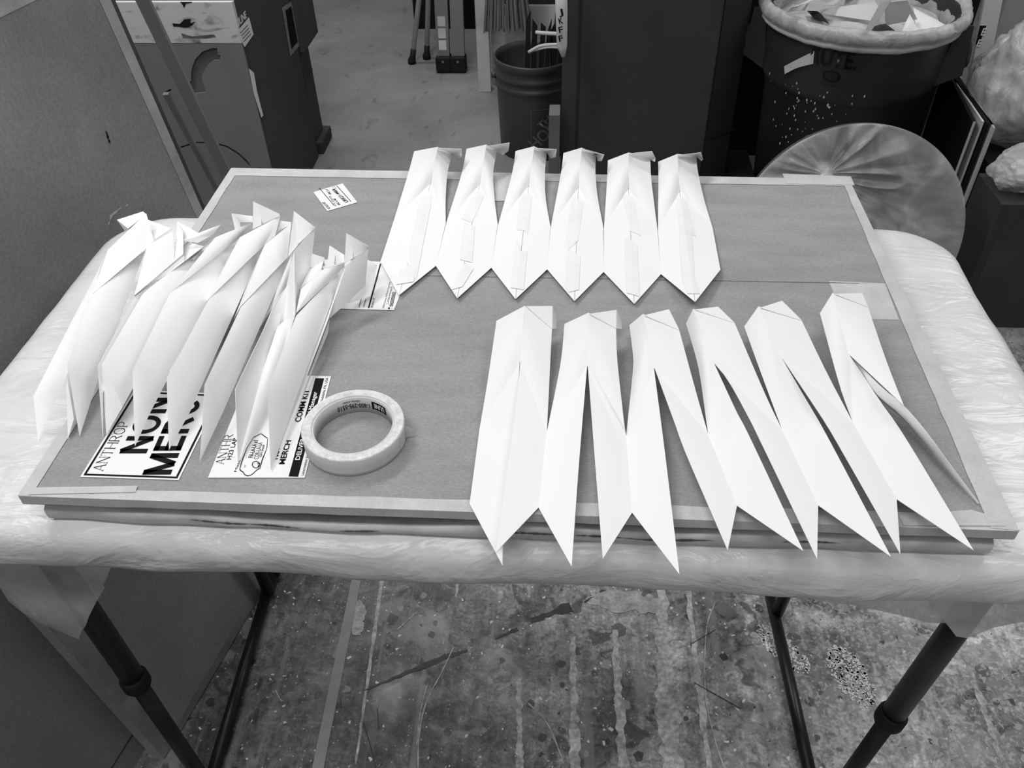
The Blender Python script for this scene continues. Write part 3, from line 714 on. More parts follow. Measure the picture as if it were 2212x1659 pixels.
for i, (cr, d) in enumerate(rowA):
    q = lambda k, h: B(cr(*d[k]), h)
    tiph = .005 if i < 5 else .014
    R_, AP = q('R', .044), q('AP', .007)
    pn = bmesh.new()
    # upper tent
    LMp, RMp = q('LM', .0035), q('RM', .0035)
    LB_, RB_ = q('LB', .0035), q('RB', .0035)
    if i == 5: RB_ = q('RB', .008)
    add_loft(pn, [LMp] + [B(cr(*p), .008) for p in d['LC']] + [q('TL', .013)], [AP, R_], 10, 6, .0006)
    rc = [B(cr(*p), h) for p, h in zip(d['RC'], (.012, .006))]
    add_loft(pn, [AP, AP.lerp(R_, .5), R_], [RMp] + rc[::-1] + [q('TR', .012)], 12, 6, .0006)
    tip = q('TP', tiph)
    side = Vector((.0002, 0, 0))
    add_loft(pn, [LMp, LB_], [AP-side, tip-side], 8, 5, 0)
    add_loft(pn, [AP+side, tip+side], [RMp, RB_], 8, 5, 0)
    p_ = obj('panel', pn, m_paper, ra, smooth=True, solid=TH)
    # folded end tab
    tb_ = [B(cr(*p), h) for p, h in zip(d['tab'], (.044, .036, .014, .012))]; TR_ = q('TR', .0125)
    bm = bmesh.new(); v = [bm.verts.new(x) for x in tb_ + [TR_]]
    bm.faces.new((v[0], v[1], v[4])); bm.faces.new((v[1], v[2], v[3], v[4]))
    obj('end_tab', bm, m_paper, p_, solid=TH)
    from mathutils.bvhtree import BVHTree
    me_ = p_.data; tree = BVHTree.FromPolygons([v.co for v in me_.vertices], [list(f.vertices) for f in me_.polygons])
    for ti, tp in enumerate(d['tapes']):
        bm = bmesh.new(); bm.faces.new([bm.verts.new((x, y, 0)) for x, y in tp])
        xs = [x for x, y in tp]; ys = [y for x, y in tp]
        for lo_, hi_, ax in ((min(xs), max(xs), 0), (min(ys), max(ys), 1)):
            c_ = lo_+14
            while c_ < hi_:
                no = (1, 0, 0) if ax == 0 else (0, 1, 0); co = (c_, 0, 0) if ax == 0 else (0, c_, 0)
                bmesh.ops.bisect_plane(bm, geom=bm.verts[:]+bm.edges[:]+bm.faces[:], plane_co=co, plane_no=no); c_ += 14
        for v_ in bm.verts:
            dr = ray(*cr(v_.co.x, v_.co.y)).normalized(); hit = tree.ray_cast(CAM, dr)
            if hit[0] is None: hit = tree.ray_cast(CAM, ray(*cr(v_.co.x-5, v_.co.y)).normalized())
            v_.co = (hit[0]-dr*(.0012+.0004*ti)) if hit[0] is not None else B(cr(v_.co.x, v_.co.y), .006)
        obj('tape_strip', bm, m_mtape, p_)

# ---- the open row at the front
rb = thing('folded_paper_row', 'row of six folded white paper points with open slits, overhanging the front edge', 'folded paper', tuple(B((1500, 950), 0)))
def pl(h, *segs):
    """polyline from (crop, points) with start/end heights h"""
    pts = []
    for cr, ps in segs: pts += [cr(*p) for p in ps]
    n = len(pts)-1
    return [B(p, h[0]+(h[1]-h[0])*k/n if len(h) == 2 else h[k]) for k, p in enumerate(pts)]
LMh0 = .003
LIFT = (0, 0, .003, .008, .012, .013, .010)
rowB = [
 dict(R=(c3,(592,92)), AP=(c3,(546,625)), L=[(c3,[(160,1260),(235,820),(322,235)])], RR=[(c3,[(850,315),(835,600),(802,1300)])], tab=(c3,[(604,95),(855,93),(895,210),(893,312)]), fold=(c3,(855,312)),
   LO=[(c3,[(160,1260)]),(c5,[(53,400)])], LI=[(c3,[(546,640),(505,1150)]),(c5,[(330,500),(316,893)])], RI=[(c3,[(549,640),(500,1100)]),(c5,[(258,790)])], RO=[(c3,[(802,1300)]),(c5,[(602,430)])]),
 dict(R=(c3,(1200,158)), AP=(c3,(1190,665)), L=[(c3,[(802,1300),(905,800),(945,560),(972,265)])], RR=[(c3,[(1463,312),(1475,620),(1545,1250),(1560,1335)])], tab=(c3,[(1207,168),(1467,130),(1517,237),(1517,316)]), fold=(c3,(1468,316)),
   LO=[(c3,[(802,1300)]),(c5,[(602,430)])], LI=[(c3,[(1188,680),(1110,1590)]),(c5,[(866,900)])], RI=[(c3,[(1192,680)]),(c5,[(1047,0),(1113,838)])], RO=[(c3,[(1560,1335)]),(c5,[(1347,470)])]),
 dict(R=(c3,(1720,170)), AP=(c3,(1828,685)), L=[(c3,[(1560,1335),(1625,720),(1625,550),(1592,277)])], RR=[(c3,[(2067,328)]),(c4,[(150,800),(258,1178)])], tab=(c3,[(1733,182),(1968,125)]), fold=None,
   LO=[(c3,[(1560,1335)]),(c5,[(1347,470)])], LI=[(c3,[(1827,695)]),(c5,[(1610,0),(1725,962)])], RI=[(c3,[(1831,695)]),(c4,[(0,1110)]),(c5,[(1775,0),(2108,770)])], RO=[(c4,[(258,1178)]),(c5,[(2183,410)])]),
 dict(R=(c4,(138,175)), AP=(c4,(308,612)), L=[(c4,[(258,1178),(195,720),(150,520),(82,290)])], RR=[(c4,[(468,290),(700,830),(845,1135)])], tab=(c4,[(150,180),(335,157)]), fold=None,
   LO=[(c4,[(258,1178)]),(c6,[(108,517)])], LI=[(c4,[(308,622),(500,1030)]),(c6,[(195,0),(595,850)])], RI=[(c4,[(312,620),(420,750),(580,1040)]),(c6,[(258,0),(695,908)])], RO=[(c4,[(845,1135)]),(c6,[(703,515)])]),
 dict(R=(c4,(657,155)), AP=(c4,(847,570)), L=[(c4,[(845,1135),(680,690),(545,315)])], RR=[(c4,[(1002,270),(1200,680),(1410,1080)])], tab=(c4,[(672,165),(845,110)]), fold=None,
   LO=[(c4,[(845,1135)]),(c6,[(703,515)])], LI=[(c4,[(847,578),(1050,920)]),(c6,[(765,0),(1238,893)])], RI=[(c4,[(851,576),(950,720),(1150,1020)]),(c6,[(810,0),(1305,870)])], RO=[(c4,[(1410,1080)]),(c6,[(1278,470)])]),
 dict(R=(c4,(1248,47)), AP=(c4,(1380,537)), L=[(c4,[(1410,1080),(1300,770),(1148,210)])], RR=[(c4,[(1530,165),(1680,600),(1815,945)])], tab=(c4,[(1260,55),(1482,48)]), fold=None,
   LO=[(c4,[(1410,1080)]),(c6,[(1278,470)])], LI=[(c4,[(1380,545),(1640,930)]),(c6,[(1330,0),(1843,845)])], RI=None, RO=None),
]
for i, d in enumerate(rowB):
    LL, LR = LIFT[i], LIFT[i+1]; LM_ = (LL+LR)/2
    AP = B(d['AP'][0](*d['AP'][1]), .017+LM_); R_ = B(d['R'][0](*d['R'][1]), .038+LM_*.6)
    bm = bmesh.new()
    n_ = len(d['L'][0][1]); hL = [LMh0+LL+(.018-LMh0)*k/(n_-1) for k in range(n_)]
    Ledge = pl(hL, *d['L'])
    add_loft(bm, Ledge, [AP, AP.lerp(R_, .5), R_], 12, 6, .001)
    pr_ = [p for s in d['RR'] for p in s[1]]; n_ = len(pr_); hR = [.022+LR+(LMh0-.022)*k/(n_-1) for k in range(n_)]
    if i == 5: hR = [.032, .034, .038]
    Redge = pl(hR, *d['RR'])
    add_loft(bm, [R_, R_.lerp(AP, .5), AP], Redge, 12, 6, .001)
    # legs of the slit
    over = .006 if i == 0 else 0
    li = pl((.017, .010+LM_) if i else (.017, .0075, .0045, .001), *d['LI']); li[0] = AP-Vector((.0003, 0, 0))
    add_loft(bm, pl((LMh0+LL, .004+LL), *d['LO']), li, 14, 6, .001 if i else 0)
    if d['RI']:
        ri = pl((.017+LM_, .010+LM_), *d['RI']); ri[0] = AP+Vector((.0003, 0, 0))
        add_loft(bm, ri, pl((LMh0+LR, .004+LR), *d['RO']), 14, 6, .001)
    if i == 5:   # this half leg has rolled up on to its edge
        n5 = 16
        lo_ = smoothpl(P3(c4, ((1384,548,.018),(1470,690,.014),(1620,880,.010),(1840,1075,.004),(2110,1401,.002)))+[B(c6(1868,506), .002)], n5)
        hi_ = smoothpl(P3(c4, ((1390,545,.020),(1640,800,.034),(1815,945,.036),(2000,1160,.032),(2172,1395,.020)))+[B(c6(1884,498), .004)], n5)
        G = []
        for k in range(n5+1):
            a_, b_ = lo_[k], hi_[k]; mid = a_.lerp(b_, .55)+Vector((-.010, -.006, .0))*math.sin(math.pi*k/n5)
            G.append([bm.verts.new(a_.lerp(mid, t)*(1-t)+mid.lerp(b_, t)*t) for t in (0, .2, .4, .6, .8, 1)])
        for a_, b_ in zip(G, G[1:]):
            for k in range(5): bm.faces.new((a_[k], a_[k+1], b_[k+1], b_[k]))
    p_ = obj('panel', bm, m_paper, rb, smooth=True, solid=TH)
    cr, tp = d['tab']; TR_ = Redge[0] + UP*.0006
    t_ = [B(cr(*p), h) for p, h in zip(tp, (.0385+LM_*.6, .031+LM_*.6, .012+LR*.6, .010+LR*.6))]
    bm = bmesh.new(); v = [bm.verts.new(x) for x in t_]; e = bm.verts.new(TR_)
    bm.faces.new((v[0], v[1], e))
    if len(v) == 4: bm.faces.new((v[1], v[2], v[3], e))
    obj('end_tab', bm, m_paper, p_, solid=TH)

# ---- the closed-up pile at the left
def face(pts, par, name='fold', bulge=0.0, n=8, m=6):
    """curved quad a,b,c,d (pixel x, y, height)"""
    q = [at(x, y, ZB+h) for x, y, h in pts]
    if len(q) == 4:
        bm = loft([q[0], q[3]], [q[1], q[2]], n, m, bulge)
    else:
        bm = poly(q)
    return obj(name, bm, m_paper, par, smooth=len(q) == 4, solid=TH)
def leg(par, ul, ur, lr, tip, ll, bulge=0.0018):
    """long pointed fold: upper left/right, lower right, tip, lower left"""
    U = [at(x, y, ZB+h) for x, y, h in (ul, ur, lr, tip, ll)]
    bm = bmesh.new()
    left = [U[0], U[4]]; right = [U[1], U[2]]
    n, m = 12, 6
    a = resample(left, n); b = resample(right, n); G = []
    nn = (U[4]-U[0]).cross(U[1]-U[0]).normalized()
    if nn.z < 0: nn = -nn
    for i in range(n+1):
        G.append([bm.verts.new(a[i].lerp(b[i], j/m)+nn*(bulge*4*(j/m)*(1-j/m))) for j in range(m+1)])
    for i in range(n):
        for j in range(m): bm.faces.new((G[i][j], G[i][j+1], G[i+1][j+1], G[i+1][j]))
    # pointed end
    t = U[3]; prev = G[n]
    for k in range(1, 6):
        row = [bm.verts.new(q.co.lerp(t, .2)) if False else bm.verts.new(G[n][j].co.lerp(t, k/6)) for j, q in enumerate(prev)]
        for j in range(m): bm.faces.new((prev[j], prev[j+1], row[j+1], row[j]))
        prev = row
    tv = bm.verts.new(t)
    for j in range(m): bm.faces.new((prev[j], prev[j+1], tv))
    return obj('fold', bm, m_paper, par, smooth=True, solid=TH)
HC, HV, HT = .048, .022, .060   # crest, valley, upper corner
pa = thing('folded_paper_row', 'closed-up folded white paper row at the left end of the pile', 'folded paper', tuple(B((190, 760), 0)))
leg(pa, (232,545,.040), (204,632,.036), (143,814,.020), (82.5,956,.004), (72,856,.022), .002)
leg(pa, (200,636,HC), (314,541,.036), (212,818,.020), (172,942,.003), (145,789,.046))
face([(233,540,.052), (316,461,.056), (332,520,.050), (315,538,.044)][:0] or [(200,635,HC), (233,540,.052), (316,461,.058), (315,538,.044)], pa)
face([(316,461,.058), (333,521,.045), (315,538,.044)], pa)
leg(pa, (309,634,HC), (461,517,.038), (265,879,.018), (230,939,.003), (219.5,787,.046))
leg(pa, (290,641,.040), (300,650,.036), (222,850,.030), (222.5,946,.003), (211,791,.042), 0)
face([(290,639,.048), (318,532,.056), (374,499,.060), (377,565,.046)], pa)
face([(290,641,.045), (397,566,.042), (398,552,.046), (292,637,.047)], pa)
face([(300,640,.040), (396,568,.036), (470,511,.052), (461,516,.054)], pa)
leg(pa, (150,800,.030), (158,830,.020), (160,905,.012), (147,948,.002), (143,812,.030), 0)
face([(253,475,.030), (309,457,.030), (316,463,.040), (277,494,.034)], pa, 'end_tab')
face([(253,475,.030), (277,494,.034), (271,500,.020)], pa, 'end_tab')
face([(320,475,.036), (371,494,.040), (332,520,.044)], pa, 'end_tab')
face([(383,478,.056), (396,500,.056), (396,548,.048), (377,565,.046)], pa, 'end_tab')
face([(383,478,.056), (430,504,.050), (410,515,.048), (396,530,.044)], pa, 'end_tab')
face([(395,519,.060), (430,503,.058), (477,485,.066), (460,507,.056)], pa, 'end_tab')
face([(395,519,.060), (460,507,.056), (468,503,.056), (427,525,.054)], pa, 'end_tab')
face([(396,520,.040), (440,532,.044), (420,560,.044), (396,563,.040)], pa, 'end_tab')

pb = thing('folded_paper_row', 'closed-up folded white paper row in the middle of the pile', 'folded paper', tuple(B((450, 760), 0)))
leg(pb, (367,634,HC), (518,515,.034), (324,892,.014), (291.5,964,.003), (286,801,.044))
leg(pb, (450,648,HC), (571,531,.034), (410,890,.014), (365,972,.003), (360,818,.044))
leg(pb, (520,664,HC), (632,546,.036), (480,893,.014), (432,995,.003), (442,831,.044))
face([(367,633,HC), (465,513,.058), (546,480,.060), (518,512,.048)], pb)
face([(450,647,HC), (518,513,.058), (606,466,.064), (571,529,.048)], pb)
face([(571,529,.050), (606,466,.064), (594,510,.052)], pb)
face([(520,662,HC), (572,529,.058), (629,483,.064), (621,556,.046)], pb)
# shaded far faces inside the folds
face([(480,582,.030), (518,514,.056), (450,647,.046), (448,650,.020)], pb)
face([(543,592,.028), (572,530,.054), (520,662,.046), (505,690,.016)], pb)
face([(367,800,.020), (480,640,.020), (486,700,.014), (372,880,.004)], pb)
face([(635,543,.062), (681,491,.068), (671,575,.036), (647,625,.024)], pb)
face([(635,543,.062), (647,625,.024), (640,676,.040), (637,674,.045)], pb)
face([(634,545,.060), (639,676,.044), (605,790,.020), (603,700,.012)], pb)
face([(604,610,.026), (632,546,.056), (622,614,.030), (540,740,.012)], pb)
face([(500,461,.056), (518,480,.058), (520,492,.054), (508,496,.050)], pb, 'end_tab')
face([(500,461,.056), (546,467,.060), (546,480,.058), (518,480,.050)], pb, 'end_tab')
face([(547,435,.078), (564,461,.066), (565,486,.060), (546,495,.060)], pb, 'end_tab')
face([(547,435,.078), (604,462,.068), (604,467,.066), (565,485,.058)], pb, 'end_tab')
face([(606,477,.056), (630,480,.058), (628,485,.056), (600,500,.050)], pb, 'end_tab')
face([(635,456,.082), (649,486,.070), (643,530,.060), (622,556,.056)], pb, 'end_tab')
face([(635,456,.082), (681,491,.072), (680,493,.070), (644,528,.060)], pb, 'end_tab')

pc = thing('folded_paper_row', 'closed-up folded white paper row at the right end of the pile, beside the tape roll', 'folded paper', tuple(B((640, 780), 0)))
leg(pc, (580,690,.044), (622,616,.038), (570,850,.014), (514,1000,.003), (508,841,.042), .003)
leg(pc, (600,706,.034), (640,684,.036), (577,850,.016), (516,998,.0035), (550,850,.018), .003)
leg(pc, (640,682,HC), (744,577,.038), (636,868,.016), (584.5,1015,.003), (578,841,.044))
leg(pc, (744,580,.036), (708,692,.030), (645,860,.010), (586,1014,.002), (636,868,.014), 0)
leg(pc, (712,690,.016), (708,720,.010), (671,811,.004), (600,1000,.0015), (650,862,.006), 0)
face([(581,688,.040), (622,613,.040), (640,640,.034), (600,720,.020)], pc)
face([(640,676,HC), (694,584,.056), (744,567,.058), (744,576,.044)], pc)
face([(640,676,.048), (650,625,.040), (693,585,.056), (655,655,.046)], pc)
face([(648,625,.030), (672,575,.034), (701,556,.046), (693,586,.054)], pc)
face([(674,548,.050), (701,556,.052), (702,575,.044), (671,577,.036)], pc)
face([(749,572,.058), (796,534,.068), (789,618,.026), (708,691,.020)], pc)
face([(744,576,.052), (749,572,.056), (708,691,.022), (706,690,.022)], pc)
face([(748,503,.082), (763,532,.070), (762,558,.062), (744,571,.058)], pc, 'end_tab')
face([(748,503,.082), (796,532,.072), (796,535,.068), (762,559,.060)], pc, 'end_tab')
face([(712,530,.064), (724,552,.058), (722,574,.052), (706,579,.050)], pc, 'end_tab')
face([(712,530,.064), (744,551,.058), (744,566,.056), (722,572,.050)], pc, 'end_tab')
face([(794,561,.030), (814,572,.030), (800,640,.010), (751,655,.008)], pc, 'end_tab')

#=TAPE=
ct = at(769, 948, ZB)
R1, R0, HT_ = 0.0510, 0.0392, 0.021
tr = thing('tape_roll', 'roll of white double-sided tape lying flat on the cardboard panel', 'tape roll', tuple(ct))
prof = [(R0+.0022, .0), (R1, .0), (R1, .004), (R1, .010), (R1, HT_-.001), (R1-.0008, HT_), (R0+.0022, HT_)]
bm = lathe(prof, (ct.x, ct.y, ZB+.0006), 96, close=True)
o = obj('tape_winding', bm, m_white, tr, smooth=False)
o.data.materials.append(m_tapeside)
for f in o.data.polygons:
    f.use_smooth = abs(f.normal.z) < .5
    if abs(f.normal.z) > .5: f.material_index = 1
o = obj('cardboard_core', lathe([(R0, 0), (R0+.0022, 0), (R0+.0022, HT_-.0012), (R0, HT_-.0012)], (ct.x, ct.y, ZB+.0006), 96, close=True), m_tapecore, tr, smooth=False)
for f in o.data.polygons: f.use_smooth = abs(f.normal.z) < .5
# printing on the inside of the core
def corewarp(a0, a1, zlo, zhi, r):
    def w(u, v):
        a = a0+(a1-a0)*u; z = zlo+(zhi-zlo)*v
        return Vector((ct.x+r*math.cos(a), ct.y+r*math.sin(a), ZB+.0006+z))
    return w
zz = (.0, 0, 0)
bm = bmesh.new(); rows = []
for k in range(13):
    a = math.radians(46+28*k/12); r_ = R0-.0003
    rows.append([bm.verts.new((ct.x+r_*math.cos(a), ct.y+r_*math.sin(a), ZB+.0006+z)) for z in (.006, .0165)])
for a, b_ in zip(rows, rows[1:]): bm.faces.new((a[0], b_[0], b_[1], a[1]))
pbx = obj('printed_band', bm, m_ink, tr)
text('lettering', 'ULINE', m_label, pbx, (0,0,0), (1,0,0), (0,1,0), UP, 0.03, warp=corewarp(math.radians(50), math.radians(70), .0145, .0085, R0-.0006))
text('lettering', '1-800-295-5510', m_ink, tr, (0,0,0), (1,0,0), (0,1,0), UP, 0.01, warp=corewarp(math.radians(78), math.radians(128), .012, .006, R0-.0004))
text('lettering', 'uline.com', m_ink, tr, (0,0,0), (1,0,0), (0,1,0), UP, 0.01, warp=corewarp(math.radians(92), math.radians(118), .0165, .0138, R0-.0004))
# loose end sticking out at the right
a_ = [Vector((ct.x+R1*math.cos(t)+.0003, ct.y+R1*math.sin(t), 0)) for t in (math.radians(-30), math.radians(-18), math.radians(-6))]
tail = a_[1:] + [at(876, 940, ZB+.006).xy.to_3d(), at(893, 938, ZB+.006).xy.to_3d()]
obj('loose_end', loft([p+UP*(ZB+.003) for p in tail], [p+UP*(ZB+.0195) for p in tail[:-1]]+[tail[-1]+UP*(ZB+.012)], 12, 4), m_white, tr, smooth=True, solid=.0004)

#=LEFT=
# big leaning panel at the left
P1 = at(385, 1590, 0); P2 = at(590, 1240, 0); dv = (P2-P1).normalized(); nv = Vector((-dv.y, dv.x, 0))
AL = math.radians(82); ev = nv*math.cos(AL)+UP*math.sin(AL); fn = dv.cross(ev).normalized()
if fn.x < 0: fn = -fn
def S(s, e, o=0.0): return P1 + dv*s + ev*e + fn*o
def lean(name, s0, s1, e0, e1, o, th, mat, par): return obj(name, slab([S(s0, e0, o), S(s1, e0, o), S(s1, e1, o), S(s0, e1, o)], fn, th), mat, par)
def quadS(name, pts, o, mat, par): return obj(name, poly([S(s, e, o) for s, e in pts]), mat, par)
lp = thing('leaning_panel', 'tall worn cardboard panel with pale taped edges leaning left of the table', 'cardboard panel', tuple(S(.3, 0)))
lean('board', -.045, .632, .003, 1.22, 0, .028, m_cardL, lp)
m_ptape = M('pale_edge_tape', 0.40, 0.55, var=0.2, scale=16, fine=0.06, bump=0.2, bscale=30)
quadS('edge_tape', ((.612, .003), (.6325, .003), (.6325, 1.22), (.609, 1.22)), .0008, m_ptape, lp)
quadS('edge_tape', ((-.045, .003), (.0, .003), (-.005, 1.22), (-.045, 1.22)), .0008, M('dirty_shaded_edge_tape', .24, .6, var=.3, scale=14), lp)  # dirt plus the shade by the table, both put into this tape colour
quadS('edge_tape', ((.0, .003), (.612, .003), (.612, .022), (.0, .020)), .0009, M('dirty_shaded_base_tape', .24, .6, var=.3, scale=14), lp)  # base tape darkened the same way, shade under the table included
quadS('edge_tape', ((-.04, 1.160), (.62, 1.166), (.62, 1.22), (-.04, 1.22)), .0010, m_ptape, lp)
quadS('tape_patch', ((.34, .018), (.46, .018), (.44, .075), (.37, .06)), .0011, M('tape_scrap', .10, .6, var=.1), lp)
# torn marks on the face
m_mark = M('dry_paint_mark', 0.008, 0.7); m_mark2 = M('torn_paper_mark', 0.5, 0.8)
def facemark(pts, w, mat, seed):
    rnd = random.Random(seed); q = []
    N_ = fn; hp = []
    for (x, y) in pts:
        r_ = ray(x, y); t = ((P1+fn*.0012-CAM).dot(N_))/r_.dot(N_); hp.append(CAM+r_*t)
    hp = resample(hp, 14); bm = bmesh.new(); A_, B_ = [], []
    for k, p in enumerate(hp):
        d = (hp[min(k+1, 14)]-hp[max(0, k-1)]).normalized(); s = d.cross(N_)*w*(.2+rnd.random())*(.4+math.sin(math.pi*k/14))
        A_.append(bm.verts.new(p+s)); B_.append(bm.verts.new(p-s))
    for k in range(14): bm.faces.new((A_[k], B_[k], B_[k+1], A_[k+1]))
    return obj('surface_mark', bm, mat, lp)
facemark([(229, 282), (233, 295), (238, 312)], .002, m_mark, 1)
facemark([(234, 486), (240, 466), (262, 448)], .0022, m_mark2, 2); facemark([(270, 447), (277, 441)], .0016, m_mark2, 3)
# second panel behind, showing at the lower left
l2p = thing('leaning_panel', 'grey cardboard panel leaning behind the tall worn panel, low at the left', 'cardboard panel', tuple(S(-.1, 0, -.045)))
lean('board', -.62, .50, .003, 1.15, -.045, .02, M('grey_board_plain', 0.20, .8, var=.1, scale=5, fine=.1, fscale=200), l2p)
quadS('edge_tape', ((-.25, .06), (-.25, .063), (.1, .063), (.1, .06)), -.044, m_carddark, l2p)
# third, dark panel whose edge shows right of the pale tape
l3p = thing('leaning_panel', 'dark cardboard panel whose narrow edge shows beside the pale taped edge', 'cardboard panel', tuple(S(.3, 0, -.08)))
lean('board', .05, .725, .003, 1.30, -.075, .02, M('darker_board', 0.050, .8, var=.15, scale=5), l3p)
quadS('edge_tape', ((.704, .003), (.7255, .003), (.7255, 1.30), (.704, 1.30)), -.0742, M('dark_edge_tape', .075, .6, var=.2), l3p)
# battens
def batten(lab, pa_, pb_, y0, y1, w, th, mat, ext=.35):
    a = aty(*pa_, y0); b = aty(*pb_, y1); d = (b-a).normalized()
    a = a + d*((0.0-a.z)/d.z) if d.z else a       # run down to the floor
    b = b + d*ext
    s = d.cross(Vector((0, 1, 0))).normalized(); f = s.cross(d).normalized()
    if f.y > 0: f = -f
    bm = bmesh.new(); q = [(-w/2, 0), (w/2, 0), (w/2, th), (-w/2, th)]
    add_hex(bm, [a+s*x-f*y+UP*.002 for x, y in q], [b+s*x-f*y for x, y in q])
    o = obj('wooden_batten', bm, mat); tag(o, lab, 'plank'); return o
batten('wide wooden batten leaning in front of the cut-out carton', (481, 365), (311, 10), 1.70, 1.62, .034, .012, m_wood)
batten('narrow wooden batten leaning under the wide batten, by the dark panel', (459, 394), (357, 205), 1.74, 1.66, .016, .012, M('raw_wood_pale', .18, .7, var=.2), .0)

# carton with cut-outs
YC = 2.0
XC = -.47
ca = thing('cardboard_carton', 'tall cardboard carton with curved slots cut in its front and a smudged white panel', 'carton', (-.7, 2.15, 0))
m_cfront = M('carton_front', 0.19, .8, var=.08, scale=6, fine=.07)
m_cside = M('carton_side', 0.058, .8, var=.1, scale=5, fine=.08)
XL = -1.02; ZC = aty(420, 4, YC).z
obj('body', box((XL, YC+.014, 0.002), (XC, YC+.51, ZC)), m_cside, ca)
obj('inner_sheet', box((XL, YC+.009, 0.003), (XC-.002, YC+.0135, ZC-.01)), M('inner_sheet_card', .15, .8, var=.15), ca)
# front sheet with holes: grid of cells left out where slots are
def inpoly(x, y, P_):
    c = False; n = len(P_); j = n-1
    for i in range(n):
        if (P_[i][1] > y) != (P_[j][1] > y) and x < (P_[j][0]-P_[i][0])*(y-P_[i][1])/(P_[j][1]-P_[i][1])+P_[i][0]: c = not c
        j = i
    return c
cF = crop(0, 0, 0.33454)
slot_px = [[cF(*p) for p in ((1235,520),(1237,450),(1262,380),(1310,330),(1370,308),(1405,308),(1408,350),(1425,352),(1422,385),(1380,388),(1340,420),(1310,475),(1305,505),(1320,560),(1333,594),(1215,605),(1180,535),(1232,522))],
           [cF(*p) for p in ((1063,308),(1090,318),(1098,345),(1118,350),(1105,388))],
           [cF(*p) for p in ((1168,945),(1260,912),(1390,916),(1470,940),(1545,985),(1600,1035),(1622,1070),(1610,1070),(1540,1000),(1465,952),(1385,928),(1265,924),(1170,955))],
           [cF(*p) for p in ((1060,595),(1105,570),(1110,580),(1066,606))]]
slots = [[(aty(x, y, YC).x, aty(x, y, YC).z) for x, y in s] for s in slot_px]
bm = bmesh.new(); ZS = aty(420, 92, YC).z
for s_ in slots:
    pass
from mathutils.geometry import tessellate_polygon
outer = [Vector((XL, 0.002, 0)), Vector((XC, 0.002, 0)), Vector((XC, ZS, 0)), Vector((XL, ZS, 0))]
loops = [outer] + [[Vector((x, z, 0)) for x, z in s][::-1] for s in slots]
flat = [v for l in loops for v in l]
vv = [bm.verts.new((v.x, YC, v.y)) for v in flat]
for t_ in tessellate_polygon(loops):
    try: bm.faces.new([vv[k] for k in t_])
    except Exception: pass
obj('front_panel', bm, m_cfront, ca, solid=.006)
def smudge_mat():
    m, N, L, P = newmat('smudged_white_paint')
    tc = N.new('ShaderNodeTexCoord')
    n = N.new('ShaderNodeTexNoise'); n.inputs['Scale'].default_value = 11; n.inputs['Detail'].default_value = 6; n.inputs['Distortion'].default_value = 1
    mp = N.new('ShaderNodeMapping'); mp.inputs['Scale'].default_value = (1, 1, 2.2); L.new(tc.outputs['Object'], mp.inputs[0]); L.new(mp.outputs[0], n.inputs['Vector'])
    r = N.new('ShaderNodeValToRGB'); r.color_ramp.elements[0].position = .54; r.color_ramp.elements[0].color = g(.60); r.color_ramp.elements[1].position = .72; r.color_ramp.elements[1].color = g(.05)
    L.new(n.outputs['Fac'], r.inputs[0]); L.new(r.outputs[0], P.inputs['Base Color']); P.inputs['Roughness'].default_value = .6
    return m
wp = obj('white_panel', box((XL, YC-.004, ZS), (XC, YC+.012, ZC)), smudge_mat(), ca)
def facey(name, pts, y, mat, par): return obj(name, poly([aty(x, v, y) for x, v in pts]), mat, par)
facey('paint_smudge', [cF(*p) for p in ((1112,150),(1160,155),(1190,125),(1232,122),(1228,150),(1260,140),(1240,165),(1200,180),(1150,172),(1120,172))], YC-.005, m_mark, wp)
facey('paint_smudge', [cF(*p) for p in ((1170,215),(1240,235),(1380,222),(1395,238),(1330,248),(1180,245))], YC-.0048, M('grey_smear', .12, .6, var=.4, scale=60), wp)
facey('paint_smudge', [cF(*p) for p in ((1160,12),(1240,12),(1240,18),(1200,24),(1188,52),(1175,25))], YC-.005, m_mark, wp)
# right side: sticker, lettering, hand-hole pouch
def sx_(px, py): return atx(px, py, XC+.0012)
def facex(name, pts, mat, par, o=0.0): return obj(name, poly([atx(x, y, XC+.001+o) for x, y in pts]), mat, par)
st = facex('sticker', [cF(*p) for p in ((1530,205),(1608,110),(1637,222),(1580,305))], m_label, ca, .0006)
text('lettering', 'ULINE', m_label, ca, sx_(*cF(1535, 175)), sx_(*cF(1593, 112)), sx_(*cF(1520, 135)), (1, 0, 0), 0.03)
for k in range(4):
    facex('printed_line', [cF(1550+k*8, 212+k*18), cF(1600+k*7, 160+k*18), cF(1602+k*7, 165+k*18), cF(1552+k*8, 217+k*18)], m_inkgrey, st, .0012)
facex('pouch', [cF(*p) for p in ((1820,50),(1885,5),(1937,290),(1875,365))], M('pouch_rim', .22, .5, var=.4, scale=60), ca, .0006)
facex('pouch_window', [cF(*p) for p in ((1843,70),(1880,40),(1922,270),(1882,318))], m_ink, ca, .0012)
facex('torn_strip', [cF(*p) for p in ((1605,440),(1640,470),(1660,590),(1700,745),(1688,760),(1640,610))], m_label, ca, .0008)
